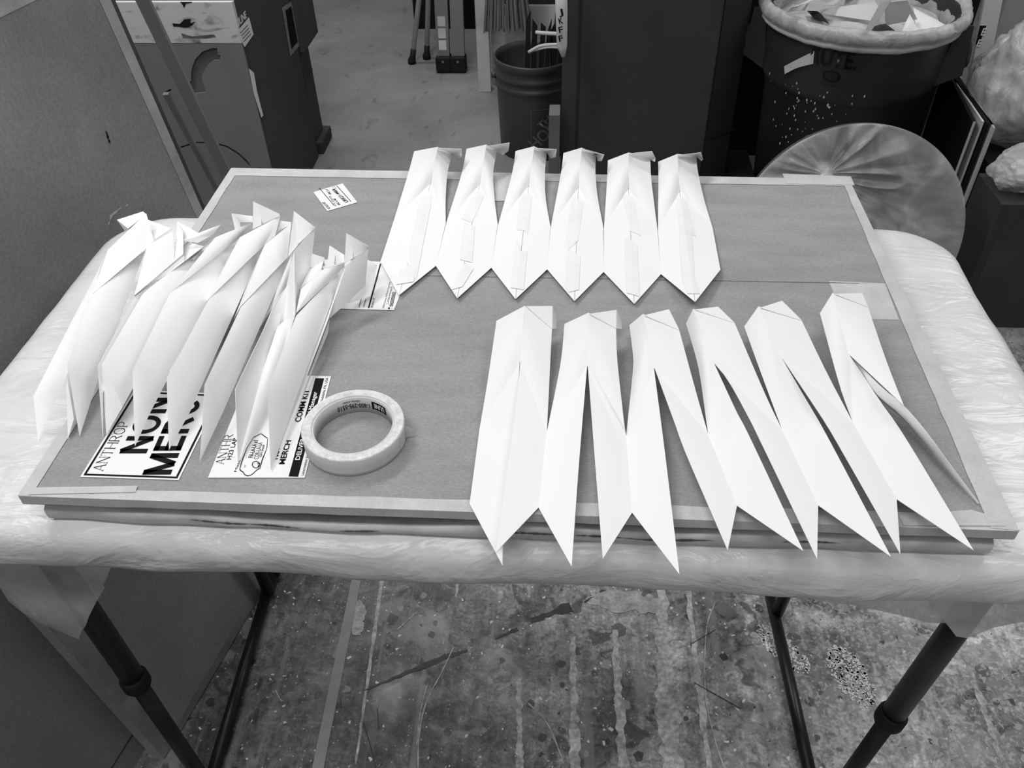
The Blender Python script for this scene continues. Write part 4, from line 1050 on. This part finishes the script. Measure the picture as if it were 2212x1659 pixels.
# cartons lined up behind it
def carton(lab, x0, x1, y0, y1, z1, mat, z0=.002):
    t = thing('cardboard_carton', lab, 'carton', ((x0+x1)/2, (y0+y1)/2, 0))
    obj('body', box((x0, y0, z0), (x1, y1, z1)), mat, t, bevel=.003)
    bm = bmesh.new(); add_box(bm, (x0, y0-.0012, z1-(z1-z0)*.3-.004), (x1+.0012, y1, z1-(z1-z0)*.3)); obj('seam', bm, m_carddark, t)
    return t
carton('dark carton stacked behind the cut-out carton, overhanging the ones below', -.95, -.455, 2.53, 2.745, 1.15, m_cside, .402)
carton('dark carton under the overhanging one, behind the cut-out carton', -.95, -.478, 2.54, 2.66, .40, m_cside, .052)
carton('low flat dark carton on the floor at the bottom of the back stack', -.93, -.455, 2.535, 2.69, .05, M('low_carton', .045, .8, var=.1))

#=BACK=
# ladder rails
def rail(x0, x1, y, lab):
    t = thing('ladder_rail', lab, 'ladder', ((x0+x1)/2, y, 0), 'aluminium ladder rails leaning together')
    bm = bmesh.new(); add_hex(bm, [(x0, y, .03), (x1, y, .03), (x1, y+.035, .03), (x0, y+.035, .03)], [(x0+.012, y+.42, 2.2), (x1+.012, y+.42, 2.2), (x1+.012, y+.455, 2.2), (x0+.012, y+.455, 2.2)])
    obj('rail', bm, m_alu, t)
    bm = bmesh.new(); add_box(bm, (x0-.006, y-.012, .001), (x1+.006, y+.05, .075)); obj('rubber_shoe', bm, m_rubber, t, bevel=.008)
    bm = bmesh.new(); add_tube(bm, [((x0+x1)/2, y-.014, .055), ((x0+x1)/2, y-.011, .055)], .006, 10); obj('rivet', bm, m_alu, t)
    return t
ra1 = rail(-.105, -.046, 3.37, 'left aluminium ladder rail with small pale stickers, on black rubber foot')
for k in range(3):
    bm = bmesh.new(); z0 = .10+k*.05; y_ = 3.37+(z0-.03)*.42/2.17-.0012
    bm.faces.new([bm.verts.new(p) for p in ((-.093, y_, z0), (-.058, y_, z0), (-.058, y_+.008, z0+.042), (-.093, y_+.008, z0+.042))]); obj('sticker', bm, m_offwhite, ra1)
rail(-.036, .024, 3.37, 'right aluminium ladder rail without stickers, beside the white post')
# pole legs
for lab, b_, t_ in (('white round stand leg with black foot, farther left', (890, 135), (905, 0)), ('white round stand leg with black foot, nearer the ladder rails', (922, 125), (925, 0))):
    p0 = at(*b_, .005); p1 = aty(*t_, p0.y+.03); dd = p1-p0
    t = thing('stand_leg', lab, 'stand', tuple(p0), 'white stand legs')
    obj('pole', tube([p0+dd*.12, p0+dd*6.5], .012, 14), m_offwhite, t, smooth=True)
    obj('rubber_foot', tube([p0-UP*.004, p0+UP*.012, p0+dd*.10, p0+dd*.22], [.019, .019, .014, .0135], 14), m_rubber, t, smooth=True)
# white post and panel behind the bucket
t = obj('white_post', slab([(.109, 3.15, 0.001), (.163, 3.15, 0.001), (.163, 3.15, 2.4), (.109, 3.15, 2.4)], (0, -1, 0), .05), m_offwhite); tag(t, 'narrow white painted post standing right of the ladder rails', 'post')
t = obj('white_board', slab([(.165, 3.24, .001), (.62, 3.24, .001), (.62, 3.24, .34), (.165, 3.24, .34)], (0, -1, 0), .02), m_offwhite); tag(t, 'white board standing behind the bucket, under the broom', 'board')
t = obj('dark_block_side', box((-.30, 3.95, .0), (1.3, 4.4, 2.2)), m_blackfoam); t.name = 'dark_block'; tag(t, 'black cabinet standing behind the ladder rails', 'block')  # plain black block put in behind the ladder rails
t = obj('dark_board', slab([(.168, 3.31, .001), (.70, 3.31, .001), (.70, 3.31, 1.6), (.168, 3.31, 1.6)], (0, -1, 0), .02), m_carddark); tag(t, 'dark board standing behind the broom bristles', 'board')
# broom
br = thing('broom', 'push broom with long straw bristles above the white board', 'broom', (.24, 3.10, .285))
bm = bmesh.new(); rnd = random.Random(3)
bl, brr = aty(1046, 68, 3.10), aty(1150, 62, 3.10)
for k in range(90):
    f = rnd.random(); x = bl.x+(brr.x-bl.x)*f; y = 3.10+rnd.uniform(-.02, .02); xt = .175+(.145)*f
    z0 = .285+rnd.uniform(-.006, .01)
    add_tube(bm, [(x, y, z0), ((x+xt)/2, y, .40), (xt, y, .56)], .0035, 5)
o = obj('bristles', bm, m_bristle, br); o['kind'] = 'stuff'
obj('head', box((.165, 3.07, .55), (.33, 3.13, .62)), m_wood, br, bevel=.006)
obj('handle', tube([(.25, 3.10, .60), (.27, 3.22, 1.9)], .012, 12), m_wood, br, smooth=True)
# bucket
bc = (.378, 2.615, 0.0); HB = .37
bk = thing('bucket', 'dark plastic bucket with ribbed rim and printed square, holding black sticks', 'bucket', bc)
out_p = [(.125, 0), (.130, .004), (.139, .25), (.1395, .262), (.146, .266), (.146, .278), (.1405, .282), (.141, .300), (.146, .303), (.146, .315), (.1415, .320), (.142, .342), (.147, .345), (.148, .366), (.145, HB), (.141, HB), (.139, .345), (.126, .012), (.0, .012)]
obj('shell', lathe(out_p[:-1]+[(.001, .012)], (bc[0], bc[1], .001), 56), m_bucket, bk, smooth=True)
bm = lathe([(.001, 0), (.125, 0)], (bc[0], bc[1], .0012), 56); obj('base', bm, m_bucket, bk)
for sgn in (-1, 1):
    a = math.radians(180) if sgn < 0 else 0
    obj('handle_lug', tube([(bc[0]+sgn*.14, bc[1], .29), (bc[0]+sgn*.158, bc[1], .29)], .012, 12), m_bucket, bk, smooth=True)
pts = [(bc[0]-.15+.30*k/14, bc[1]+.158*math.sin(math.pi*k/14)+.002, .29-.13*math.sin(math.pi*k/14)) for k in range(15)]
obj('wire_handle', tube(pts, .0025, 8), m_alu, bk, smooth=True)
def bwrap(a0, z0, da, dz, rot=0.0, o=.0014):
    def w(u, v):
        x, y = u*da, v*dz; c, s = math.cos(rot), math.sin(rot)
        X, Y = x*c-y*s, x*s+y*c
        z = z0+Y; r_ = .130+(z/.25)*.009+o; a = a0+X/.135
        return Vector((bc[0]+r_*math.cos(a), bc[1]+r_*math.sin(a), z))
    return w
# printed square outline and slanted letters
bm = bmesh.new()
def bpt(aa, z, o=.0012): r_ = .130+(z/.25)*.009+o; return Vector((bc[0]+r_*math.cos(aa), bc[1]+r_*math.sin(aa), z))
A0, A1 = math.radians(268), math.radians(345)
for (za, zb) in ((.212, .215), (.012, .015)):
    for k in range(16):
        u0, u1 = A0+(A1-A0)*k/16, A0+(A1-A0)*(k+1)/16
        bm.faces.new([bm.verts.new(bpt(u, z)) for u, z in ((u0, za), (u1, za), (u1, zb), (u0, zb))])
for u0 in (A0, A1):
    for k in range(8):
        za, zb = .012+.203*k/8, .012+.203*(k+1)/8
        bm.faces.new([bm.verts.new(bpt(u, z)) for u, z in ((u0, za), (u0+.018, za), (u0+.018, zb), (u0, zb))])
obj('printed_square', bm, m_bucketline, bk)
R45 = math.radians(42)
text('lettering', 'THE', m_bucketline, bk, (0,0,0), (1,0,0), (0,1,0), UP, 0.02, warp=bwrap(math.radians(285), .135, .075, .028, R45))
text('lettering', 'HOME', m_bucketline, bk, (0,0,0), (1,0,0), (0,1,0), UP, 0.02, warp=bwrap(math.radians(276), .052, .15, .050, R45))
# things in the bucket
rnd = random.Random(11)
for k in range(7):
    x = bc[0]-.03+.022*k; y = bc[1]-.02+rnd.uniform(-.04, .05); dx = rnd.uniform(-.01, .03)
    o = obj('black_stick', slab([(x-.009, y, .02), (x+.009, y, .02), (x+.009+dx, y+.02, .50+rnd.uniform(-.05, .03)), (x-.009+dx, y+.02, .50+rnd.uniform(-.05, .03))], (0, -1, .05), .008), m_rubber)
    tag(o, 'flat black stick standing upright in the dark bucket', 'stick', 'black sticks in the bucket')
for k, (pts, r_) in enumerate(((((1158, 70, 2.55), (1180, 72, 2.53), (1218, 74, 2.5)), .007), (((1142, 113, 2.50), (1170, 99, 2.48), (1215, 96, 2.45)), .006), (((1146, 112, 2.52), (1180, 103, 2.5), (1215, 104, 2.47)), .004))):
    o = obj('plastic_hanger', tube(smoothpl([aty(x, y, yy) for x, y, yy in pts], 10), r_, 8), m_white, smooth=True)
    tag(o, ('white plastic rod sticking out over the bucket, uppermost', 'white plastic rod bowed over the bucket rim', 'thin white plastic rod, lowest over the bucket rim')[k], 'rod')
# white tag board beside the dark box
o = obj('white_tube', tube([aty(1211, -60, 2.06), aty(1213, 20, 2.06), aty(1214, 98, 2.06), aty(1217, 122, 2.06)], [.018, .018, .016, .006], 18), m_white, smooth=True)
tag(o, 'white tube with black hand lettering against the dark box edge', 'tube')
for k, ch in enumerate('JKFF'):
    yy = 20+k*19
    text('lettering', ch, m_ink, o, aty(1208, yy+13, 2.0395), aty(1217, yy+11, 2.0395), aty(1208, yy, 2.0395), (0, -1, 0), 0.02)
# dark tall boxes
db = thing('tall_carton', 'large dark cardboard box with an upright fold line, centre back', 'carton', (.73, 2.28, 0))
obj('body', box((.490, 2.11, .002), (.962, 2.42, 1.25)), m_carddark, db, bevel=.004)
m_fold = M('fold_shadow', .022, .85)
gx = aty(1250, 150, 2.11).x
obj('fold_line', box((gx-.004, 2.1088, .002), (gx+.004, 2.111, 1.25)), m_fold, db)
obj('side_flap', slab([(.966, 2.115, .002), (1.060, 2.20, .002), (1.060, 2.20, 1.25), (.966, 2.115, 1.25)], (.6, -.8, 0), .006), M('darker_flap', .026, .85, var=.1), db)
zc = aty(1560, 293, 2.15).z
obj('crease', slab([(.968, 2.1135, zc), (1.072, 2.1965, zc), (1.072, 2.1965, zc+.006), (.968, 2.1135, zc+.006)], (.6, -.8, 0), .002), m_fold, db)
q0 = at(1199, 212, .24)
o = obj('grey_box', box((.452, 2.02, .001), (.487, 2.10, .40)), M('grey_box_card', .13, .7, var=.1), bevel=.002); o.name = 'small_box'; tag(o, 'narrow grey box between the bucket and the dark box', 'box')

o = obj('dark_filler_box', box((1.070, 2.02, .001), (1.150, 2.32, .14)), m_blackfoam); tag(o, 'low black box added to darken the floor between the dark box and the trash can', 'box')  # black box added to darken the floor gap beside the can
#=RIGHT=
# dark bin with liner
cc_ = (1.378, 2.165, 0.0)
bn_ = thing('trash_can', 'large dark round trash can full of paper scraps, with clear liner over the rim', 'trash can', cc_)
def canfn(rr, z, a): return rr, z
obj('barrel', lathe([(.001, .0), (.205, .0), (.215, .006), (.243, .47), (.252, .475), (.262, .50), (.270, .66), (.274, .69), (.262, .69), (.250, .50), (.235, .47), (.205, .015), (.001, .015)], (cc_[0], cc_[1], .001), 72), m_can, bn_, smooth=True)
for sgn, aa in ((1, -0.20), (-1, math.pi-0.35)):
    ux, uy = math.cos(aa), math.sin(aa); tx, ty = -uy, ux
    def hp(r_, s_, z): return (cc_[0]+ux*r_+tx*s_, cc_[1]+uy*r_+ty*s_, z)
    bm = bmesh.new(); s0 = .075
    add_tube(bm, smoothpl([hp(.262, -s0, .66), hp(.300, -s0, .62), hp(.312, -s0*.9, .56), hp(.312, 0, .545), hp(.312, s0*.9, .56), hp(.300, s0, .62), hp(.262, s0, .66)], 24), .012, 10)
    obj('handle', bm, m_can, bn_, smooth=True)
    for s_ in (-s0-.008, s0+.008):
        bm = bmesh.new(); add_hex(bm, [hp(.240, s_-.006, .49), hp(.240, s_+.006, .49), hp(.312, s_+.006, .53), hp(.312, s_-.006, .53)], [hp(.262, s_-.006, .675), hp(.262, s_+.006, .675), hp(.300, s_+.006, .67), hp(.300, s_-.006, .67)])
        obj('handle_bracket', bm, m_can, bn_)
# raised lettering on the collar
def cwarp(a0, a1, zlo, zhi, o=.004, slope=0.0):
    def w(u, v):
        a = a0+(a1-a0)*u; z = zlo+(zhi-zlo)*v+slope*u; r_ = .262+(z-.5)/.16*.008+o
        return Vector((cc_[0]+r_*math.cos(a), cc_[1]+r_*math.sin(a), z))
    return w
m_cantext = M('raised_black', 0.006, 0.3, spec=.5)
text('lettering', 'RUTE.', m_cantext, bn_, (0,0,0), (1,0,0), (0,1,0), UP, 0.012, warp=cwarp(math.radians(229), math.radians(257), .592, .640))
ov = bmesh.new(); n = 26
for (sa, sz, o_) in ((1.0, 1.0, .0016),):
    outer_ = []; inner_ = []
    for k in range(n):
        t = 2*math.pi*k/n
        def pt(f, o_):
            a = math.radians(244)+math.radians(5.6)*f*math.cos(t); z = .563+.016*(f if f == 1 else f*.94)*math.sin(t); r_ = .262+(z-.5)/.16*.008+o_
            return Vector((cc_[0]+r_*math.cos(a), cc_[1]+r_*math.sin(a), z))
        outer_.append(ov.verts.new(pt(1, o_))); inner_.append(ov.verts.new(pt(.8, o_)))
    for k in range(n):
        l = (k+1) % n; ov.faces.new((outer_[k], outer_[l], inner_[l], inner_[k]))
obj('oval_emblem', ov, m_cantext, bn_)
text('lettering', 'COMMERCIAL', m_cantext, bn_, (0,0,0), (1,0,0), (0,1,0), UP, 0.0, warp=cwarp(math.radians(239), math.radians(249), .558, .568))
text('lettering', 'MADE IN USA', m_cantext, bn_, (0,0,0), (1,0,0), (0,1,0), UP, 0.0, warp=cwarp(math.radians(239), math.radians(249), .537, .543))
rnd = random.Random(4); bm = bmesh.new()
for k in range(130):
    a = math.radians(rnd.gauss(232, 14)); z = rnd.uniform(.12, .52); r_ = .2165+(z/.47)*.027 if z < .47 else .262
    r_ += .0015; s = rnd.uniform(.0015, .0042); c = Vector((cc_[0]+r_*math.cos(a), cc_[1]+r_*math.sin(a), z)); tx = Vector((-math.sin(a), math.cos(a), 0))
    bm.faces.new([bm.verts.new(c+tx*s*x*.7+UP*s*y) for x, y in ((-1, 0), (0, -1.3), (1, 0), (0, 1.3))])
o = obj('paint_flecks', bm, m_offwhite, bn_); o['kind'] = 'stuff'
a0 = math.radians(222)
bm = loft([bpt_ for bpt_ in [Vector((cc_[0]+.272*math.cos(math.radians(x)), cc_[1]+.272*math.sin(math.radians(x)), z)) for x, z in ((212, .555), (220, .585), (231, .625))]], [Vector((cc_[0]+.273*math.cos(math.radians(x)), cc_[1]+.273*math.sin(math.radians(x)), z)) for x, z in ((214, .535), (222, .565), (232, .59))], 8, 3)
obj('tape_scrap', bm, m_ktape, bn_, smooth=True)
# liner rolled over the rim
def linfn(rr, z, a):
    w = noise.noise(Vector((math.cos(a)*9, math.sin(a)*9, z*12)))
    w2 = noise.noise(Vector((math.cos(a)*30, math.sin(a)*30, z*20)))
    return rr+w*.006+w2*.002, z+w*.006
ln = thing('bin_liner', 'clear plastic liner rolled over the rim of the dark trash can', 'bag', (cc_[0], cc_[1], .69))
obj('rolled_edge', lathe([(.281, .658), (.288, .660), (.296, .668), (.301, .682), (.299, .696), (.292, .704), (.283, .705), (.272, .698), (.260, .66), (.250, .60), (.240, .53)], (cc_[0], cc_[1], 0), 160, fn=linfn), m_liner, ln, smooth=True)
obj('hem', lathe([(.276, .640), (.286, .646), (.287, .654), (.280, .659)], (cc_[0], cc_[1], 0), 120, fn=linfn), m_offwhite, ln, smooth=True)
# paper scraps inside
rnd = random.Random(21)
def scrap(lab, pts, mat, name='paper_scrap', grp=None):
    o = obj(name, loft([pts[0], pts[3]], [pts[1], pts[2]], 6, 4, .012), mat, smooth=True, solid=.0008); tag(o, lab, 'paper scrap', grp); return o
c4r = crop(1600, 0, 0.27667)
def K(x, y, z): return at(*c4r(x, y), z)
scrap('broad flat white paper offcut lying across the trash can', [K(520, 90, .70), K(1050, 15, .74), K(1080, 60, .73), K(1030, 165, .71)], m_white)
scrap('tall bent white paper strip rising in the middle of the trash can', [K(1000, 270, .69), K(960, 260, .69), K(1090, 20, .78), K(1180, 0, .80)], m_white)
scrap('large folded white sheet at the right middle of the trash can', [K(1120, 20, .76), K(1300, 0, .77), K(1380, 150, .70), K(1130, 200, .69)], m_paper)
scrap('bright white torn sheet leaning on the front rim of the can', [K(1320, 110, .73), K(1400, 260, .69), K(1240, 290, .685), K(1235, 285, .685)], m_paper)
scrap('white speckled paper sheet low at the right in the trash can', [K(1350, 60, .70), K(1500, 150, .68), K(1700, 250, .67), K(1380, 290, .68)], m_paper)
scrap('grey paper scrap at the left front of the trash can', [K(500, 120, .685), K(720, 150, .68), K(690, 230, .675), K(540, 190, .68)], m_offwhite)
scrap('wide pale sheet filling the front of the trash can', [K(690, 160, .69), K(1000, 180, .70), K(985, 270, .68), K(650, 240, .675)], m_offwhite)
scrap('dark cardboard scrap at the left in the trash can', [K(520, 85, .705), K(620, 110, .70), K(690, 185, .69), K(560, 130, .70)], M('scrap_dark', .02, .7))
scrap('crumpled dark cloth scrap at the front of the trash can', [K(1010, 215, .70), K(1130, 185, .71), K(1220, 250, .69), K(1010, 275, .685)], M('scrap_cloth', .05, .8, bump=.5, bscale=40, bdist=.01))
scrap('white sheet at the back of the trash can, near the frame top', [K(640, 40, .70), K(840, -60, .72), K(1060, -40, .74), K(1040, 50, .72)], m_offwhite)
for k in range(7):
    a = [K(350+k*22, 95-k*2, .70+.002*k), K(440+k*20, 40-k*9, .745), K(620+k*35, 12-k*10, .745), K(860+k*30, -60, .73)]
    b_ = [p+Vector((.004, -.010, .004)) for p in a]
    o = obj('paper_strip', loft(a, b_, 14, 2), m_paper, smooth=True, solid=.0006)
    tag(o, 'curved narrow white paper strip fanned at the left of the trash can', 'paper strip', 'curved strips in the trash can')
o = obj('scrap_bed', lathe([(.001, .66), (.12, .665), (.20, .655), (.238, .64)], (cc_[0], cc_[1], 0), 40, fn=lambda r_, z, a: (r_, z+.02*noise.noise(Vector((r_*20*math.cos(a), r_*20*math.sin(a), 3))))), m_offwhite)
o.name = 'paper_waste'; o['kind'] = 'stuff'; tag(o, 'heap of loose paper waste filling the dark trash can', 'paper waste')

# disc wrapped in film, leaning on the can
DC = Vector((1.262, 1.475, .305)); RD = .298; tilt = math.radians(14)
du = Vector((1, 0, 0)); dvv = Vector((0, math.sin(tilt), math.cos(tilt))); dn = du.cross(dvv); 
if dn.y > 0: dn = -dn
ds = thing('round_disc', 'large grey round disc wrapped in cloudy plastic film, standing in front of the trash can', 'disc', tuple(DC-dvv*RD))
bm = bmesh.new(); f_, b_ = [], []
for k in range(80):
    a = 2*math.pi*k/80; p = DC+(du*math.cos(a)+dvv*math.sin(a))*RD; f_.append(bm.verts.new(p)); b_.append(bm.verts.new(p-dn*.02))
bm.faces.new(f_); bm.faces.new(b_[::-1])
for k in range(80):
    l = (k+1) % 80; bm.faces.new((f_[k], f_[l], b_[l], b_[k]))
obj('disc', bm, M('disc_board', .085, .55, var=.1, scale=6), ds)
gp = Vector((-.085, .175))     # gather point in disc coordinates
bm = bmesh.new(); grid = []
NR, NA = 46, 220
for i in range(NR+1):
    row = []
    for k in range(NA):
        a = 2*math.pi*k/NA
        edge = Vector((math.cos(a), math.sin(a)))*(RD+.002)
        t = (i/NR)**1.1; q = gp.lerp(edge, t)
        d = (q-gp).length; ang = math.atan2(q.y-gp.y, q.x-gp.x)
        fade = min(1, d/.05)*(1-t**4)
        hgt = .006+fade*(.026*(1-abs(noise.noise(Vector((math.cos(ang)*3.6, math.sin(ang)*3.6, d*2.5))))*2.2)**2*min(1, d/.1)+.006*abs(noise.noise(Vector((math.cos(ang)*13, math.sin(ang)*13, d*6)))))
        hgt += .020*math.exp(-(d/.022)**2)
        hgt += .006*noise.noise(Vector((q.x*11, q.y*22, 3)))*(1 if q.y < gp.y else .2)*min(1, d/.08)*(1-t**4)
        if t > .985: hgt = .002
        row.append(bm.verts.new(DC+du*q.x+dvv*q.y+dn*hgt))
    grid.append(row)
for i in range(NR):
    for k in range(NA):
        l = (k+1) % NA; bm.faces.new((grid[i][k], grid[i][l], grid[i+1][l], grid[i+1][k]))
bmesh.ops.remove_doubles(bm, verts=bm.verts[:], dist=.00001)
obj('film_wrap', bm, m_wrap, ds, smooth=True)
obj('gathered_knot', lathe([(.016, 0), (.009, .006), (.006, .011), (.004, .016), (.0005, .018)], tuple(DC+du*gp.x+dvv*gp.y+dn*.018), 20), m_bag, ds, smooth=True)

# panels standing at the right of the can
HP = .46
for k, (pf, pbk, mat, lab, th) in enumerate((((2108, 263), (2076, 199), m_blackfoam, 'black foam panel nearest the trash can, right of it', .010), ((2127, 261), (2081, 194), m_white, 'thin white panel with bright edge between two black panels', .006),
        ((2148, 266), (2090, 191), m_blackfoam, 'black panel right of the thin white panel', .016), ((2152, 272), (2098, 191), m_ktape, 'torn-edged brown cardboard sheet, last of the standing panels', .005))):
    a = at(*pf, HP+k*.002); b_ = at(*pbk, HP+k*.002); d = (b_-a).normalized(); e = a+d*.42; n_ = Vector((d.y, -d.x, 0))
    a = Vector((a.x, a.y, 0)); e = Vector((e.x, e.y, 0))
    t = thing('standing_panel', lab, 'panel', (a.x, a.y, 0))
    obj('sheet', slab([a+UP*.001, e+UP*.001, e+UP*HP, a+UP*HP], n_, th), mat, t)
    if k in (0, 2): obj('pale_edge', slab([a-d*.0012+UP*.001, a-d*.0002+UP*.001, a-d*.0002+UP*HP, a-d*.0012+UP*HP], n_, th*.7), m_ktape if k == 0 else m_carddark, t)
# box at the right with bags on it
bx = thing('cardboard_carton', 'dark cardboard box at the right, under the plastic bags', 'carton', (2.0, 1.9, 0))
bxl, byf, bz = 1.64, 1.50, .40
obj('body', box((bxl, byf, .002), (2.3, 1.67, bz)), m_carddark, bx, bevel=.003)
obj('flap', slab([(bxl+.02, byf-.001, .002), (2.3, byf-.001, .002), (2.3, byf-.001, bz-.11), (bxl+.02, byf-.001, bz-.11)], (0, -1, 0), .004), M('box_flap', .05, .85, var=.1), bx)
def blob(c, rx, ry, rz, seed, amp=.16, sub=4):
    bm = bmesh.new(); bmesh.ops.create_icosphere(bm, subdivisions=sub, radius=1)
    for v in bm.verts:
        p = v.co.copy(); w = 1+amp*noise.noise(p*1.8+Vector((seed, 0, 0)))+amp*.6*abs(noise.noise(p*4.5+Vector((0, seed, 0))))-amp*.25*abs(noise.noise(Vector((p.x*9, p.y*9, p.z*3+seed))))
        v.co = Vector((c[0]+p.x*rx*w, c[1]+p.y*ry*w, max(c[2]-rz*.98, c[2]+p.z*rz*w)))
    return bm
b1 = thing('plastic_bag', 'large cloudy plastic bag of bundles on the dark box, right of the trash can', 'bag', (1.95, 1.97, .30))
carton('dark carton behind the right hand box, under the large plastic bag', 1.79, 2.3, 1.74, 2.3, .30, m_carddark)
obj('bag_skin', blob((1.925, 2.03, .30+.19), .195, .18, .19, 2.0, .2, 5), m_bag, b1, smooth=True)
obj('bundle', blob((1.94, 2.04, .30+.14), .13, .12, .13, 5.0, .1, 4), M('bag_filling', .38, .8, var=.3, scale=12), b1, smooth=True)
b2 = thing('plastic_bag', 'small plastic wrapped roll on the dark box, in front of the large bag', 'bag', (1.73, 1.59, .40))
obj('bag_skin', blob((1.735, 1.585, .40+.058), .105, .07, .062, 9.0, .2, 5), m_bag, b2, smooth=True)
obj('roll', tube([(1.69, 1.585, .40+.05), (1.9, 1.60, .40+.05)], .030, 24), m_paper, b2, smooth=True)
o = obj('dark_filler_board', slab([(.98, 2.56, .001), (1.90, 2.56, .001), (1.90, 2.60, 1.3), (.98, 2.60, 1.3)], (0, -1, 0), .02), m_blackfoam); tag(o, 'tall black board added to darken the gap behind the trash can', 'board')  # black board added so the space behind the can stays dark
# boards leaning at the far right
q = [aty(2131, -20, 2.42), aty(2170, -20, 2.42), aty(2120, 145, 2.42), aty(2100, 145, 2.42)]
t = thing('white_board', 'white board with a black label leaning behind the trash can', 'board', (1.9, 2.42, 0))
dq = (q[3]-q[0]); f = (0.002-q[0].z)/dq.z; q2 = q[0]+dq*f; q3 = q[1]+dq*f
obj('board', slab([q2, q3, q[1]+(q[1]-q3)*.25, q[0]+(q[0]-q2)*.25], (0, -1, 0), .015), m_white, t)
y_ = 2.42-.001
lb = obj('black_label', poly([aty(*c4r(x, y), y_) for x, y in ((1868, 200), (1920, 200), (1885, 290), (1850, 372), (1835, 340))]), m_ink, t)
for k, (x, y) in enumerate(((1872, 275), (1838, 362))):
    text('lettering', 'E', m_label, lb, aty(*c4r(x, y), y_-.0006), aty(*c4r(x+30, y+2), y_-.0006), aty(*c4r(x+28, y-55), y_-.0006), (0, -1, 0), 0.02)
t = obj('grey_panel', slab([(1.98, 2.55, .001), (2.9, 2.55, .001), (2.9, 2.58, 1.1), (1.98, 2.58, 1.1)], (0, -1, 0), .02), M('grey_card_panel', .28, .7, var=.08)); t.name = 'leaning_panel'; tag(t, 'pale cardboard panel standing behind the bags at the far right', 'cardboard panel')
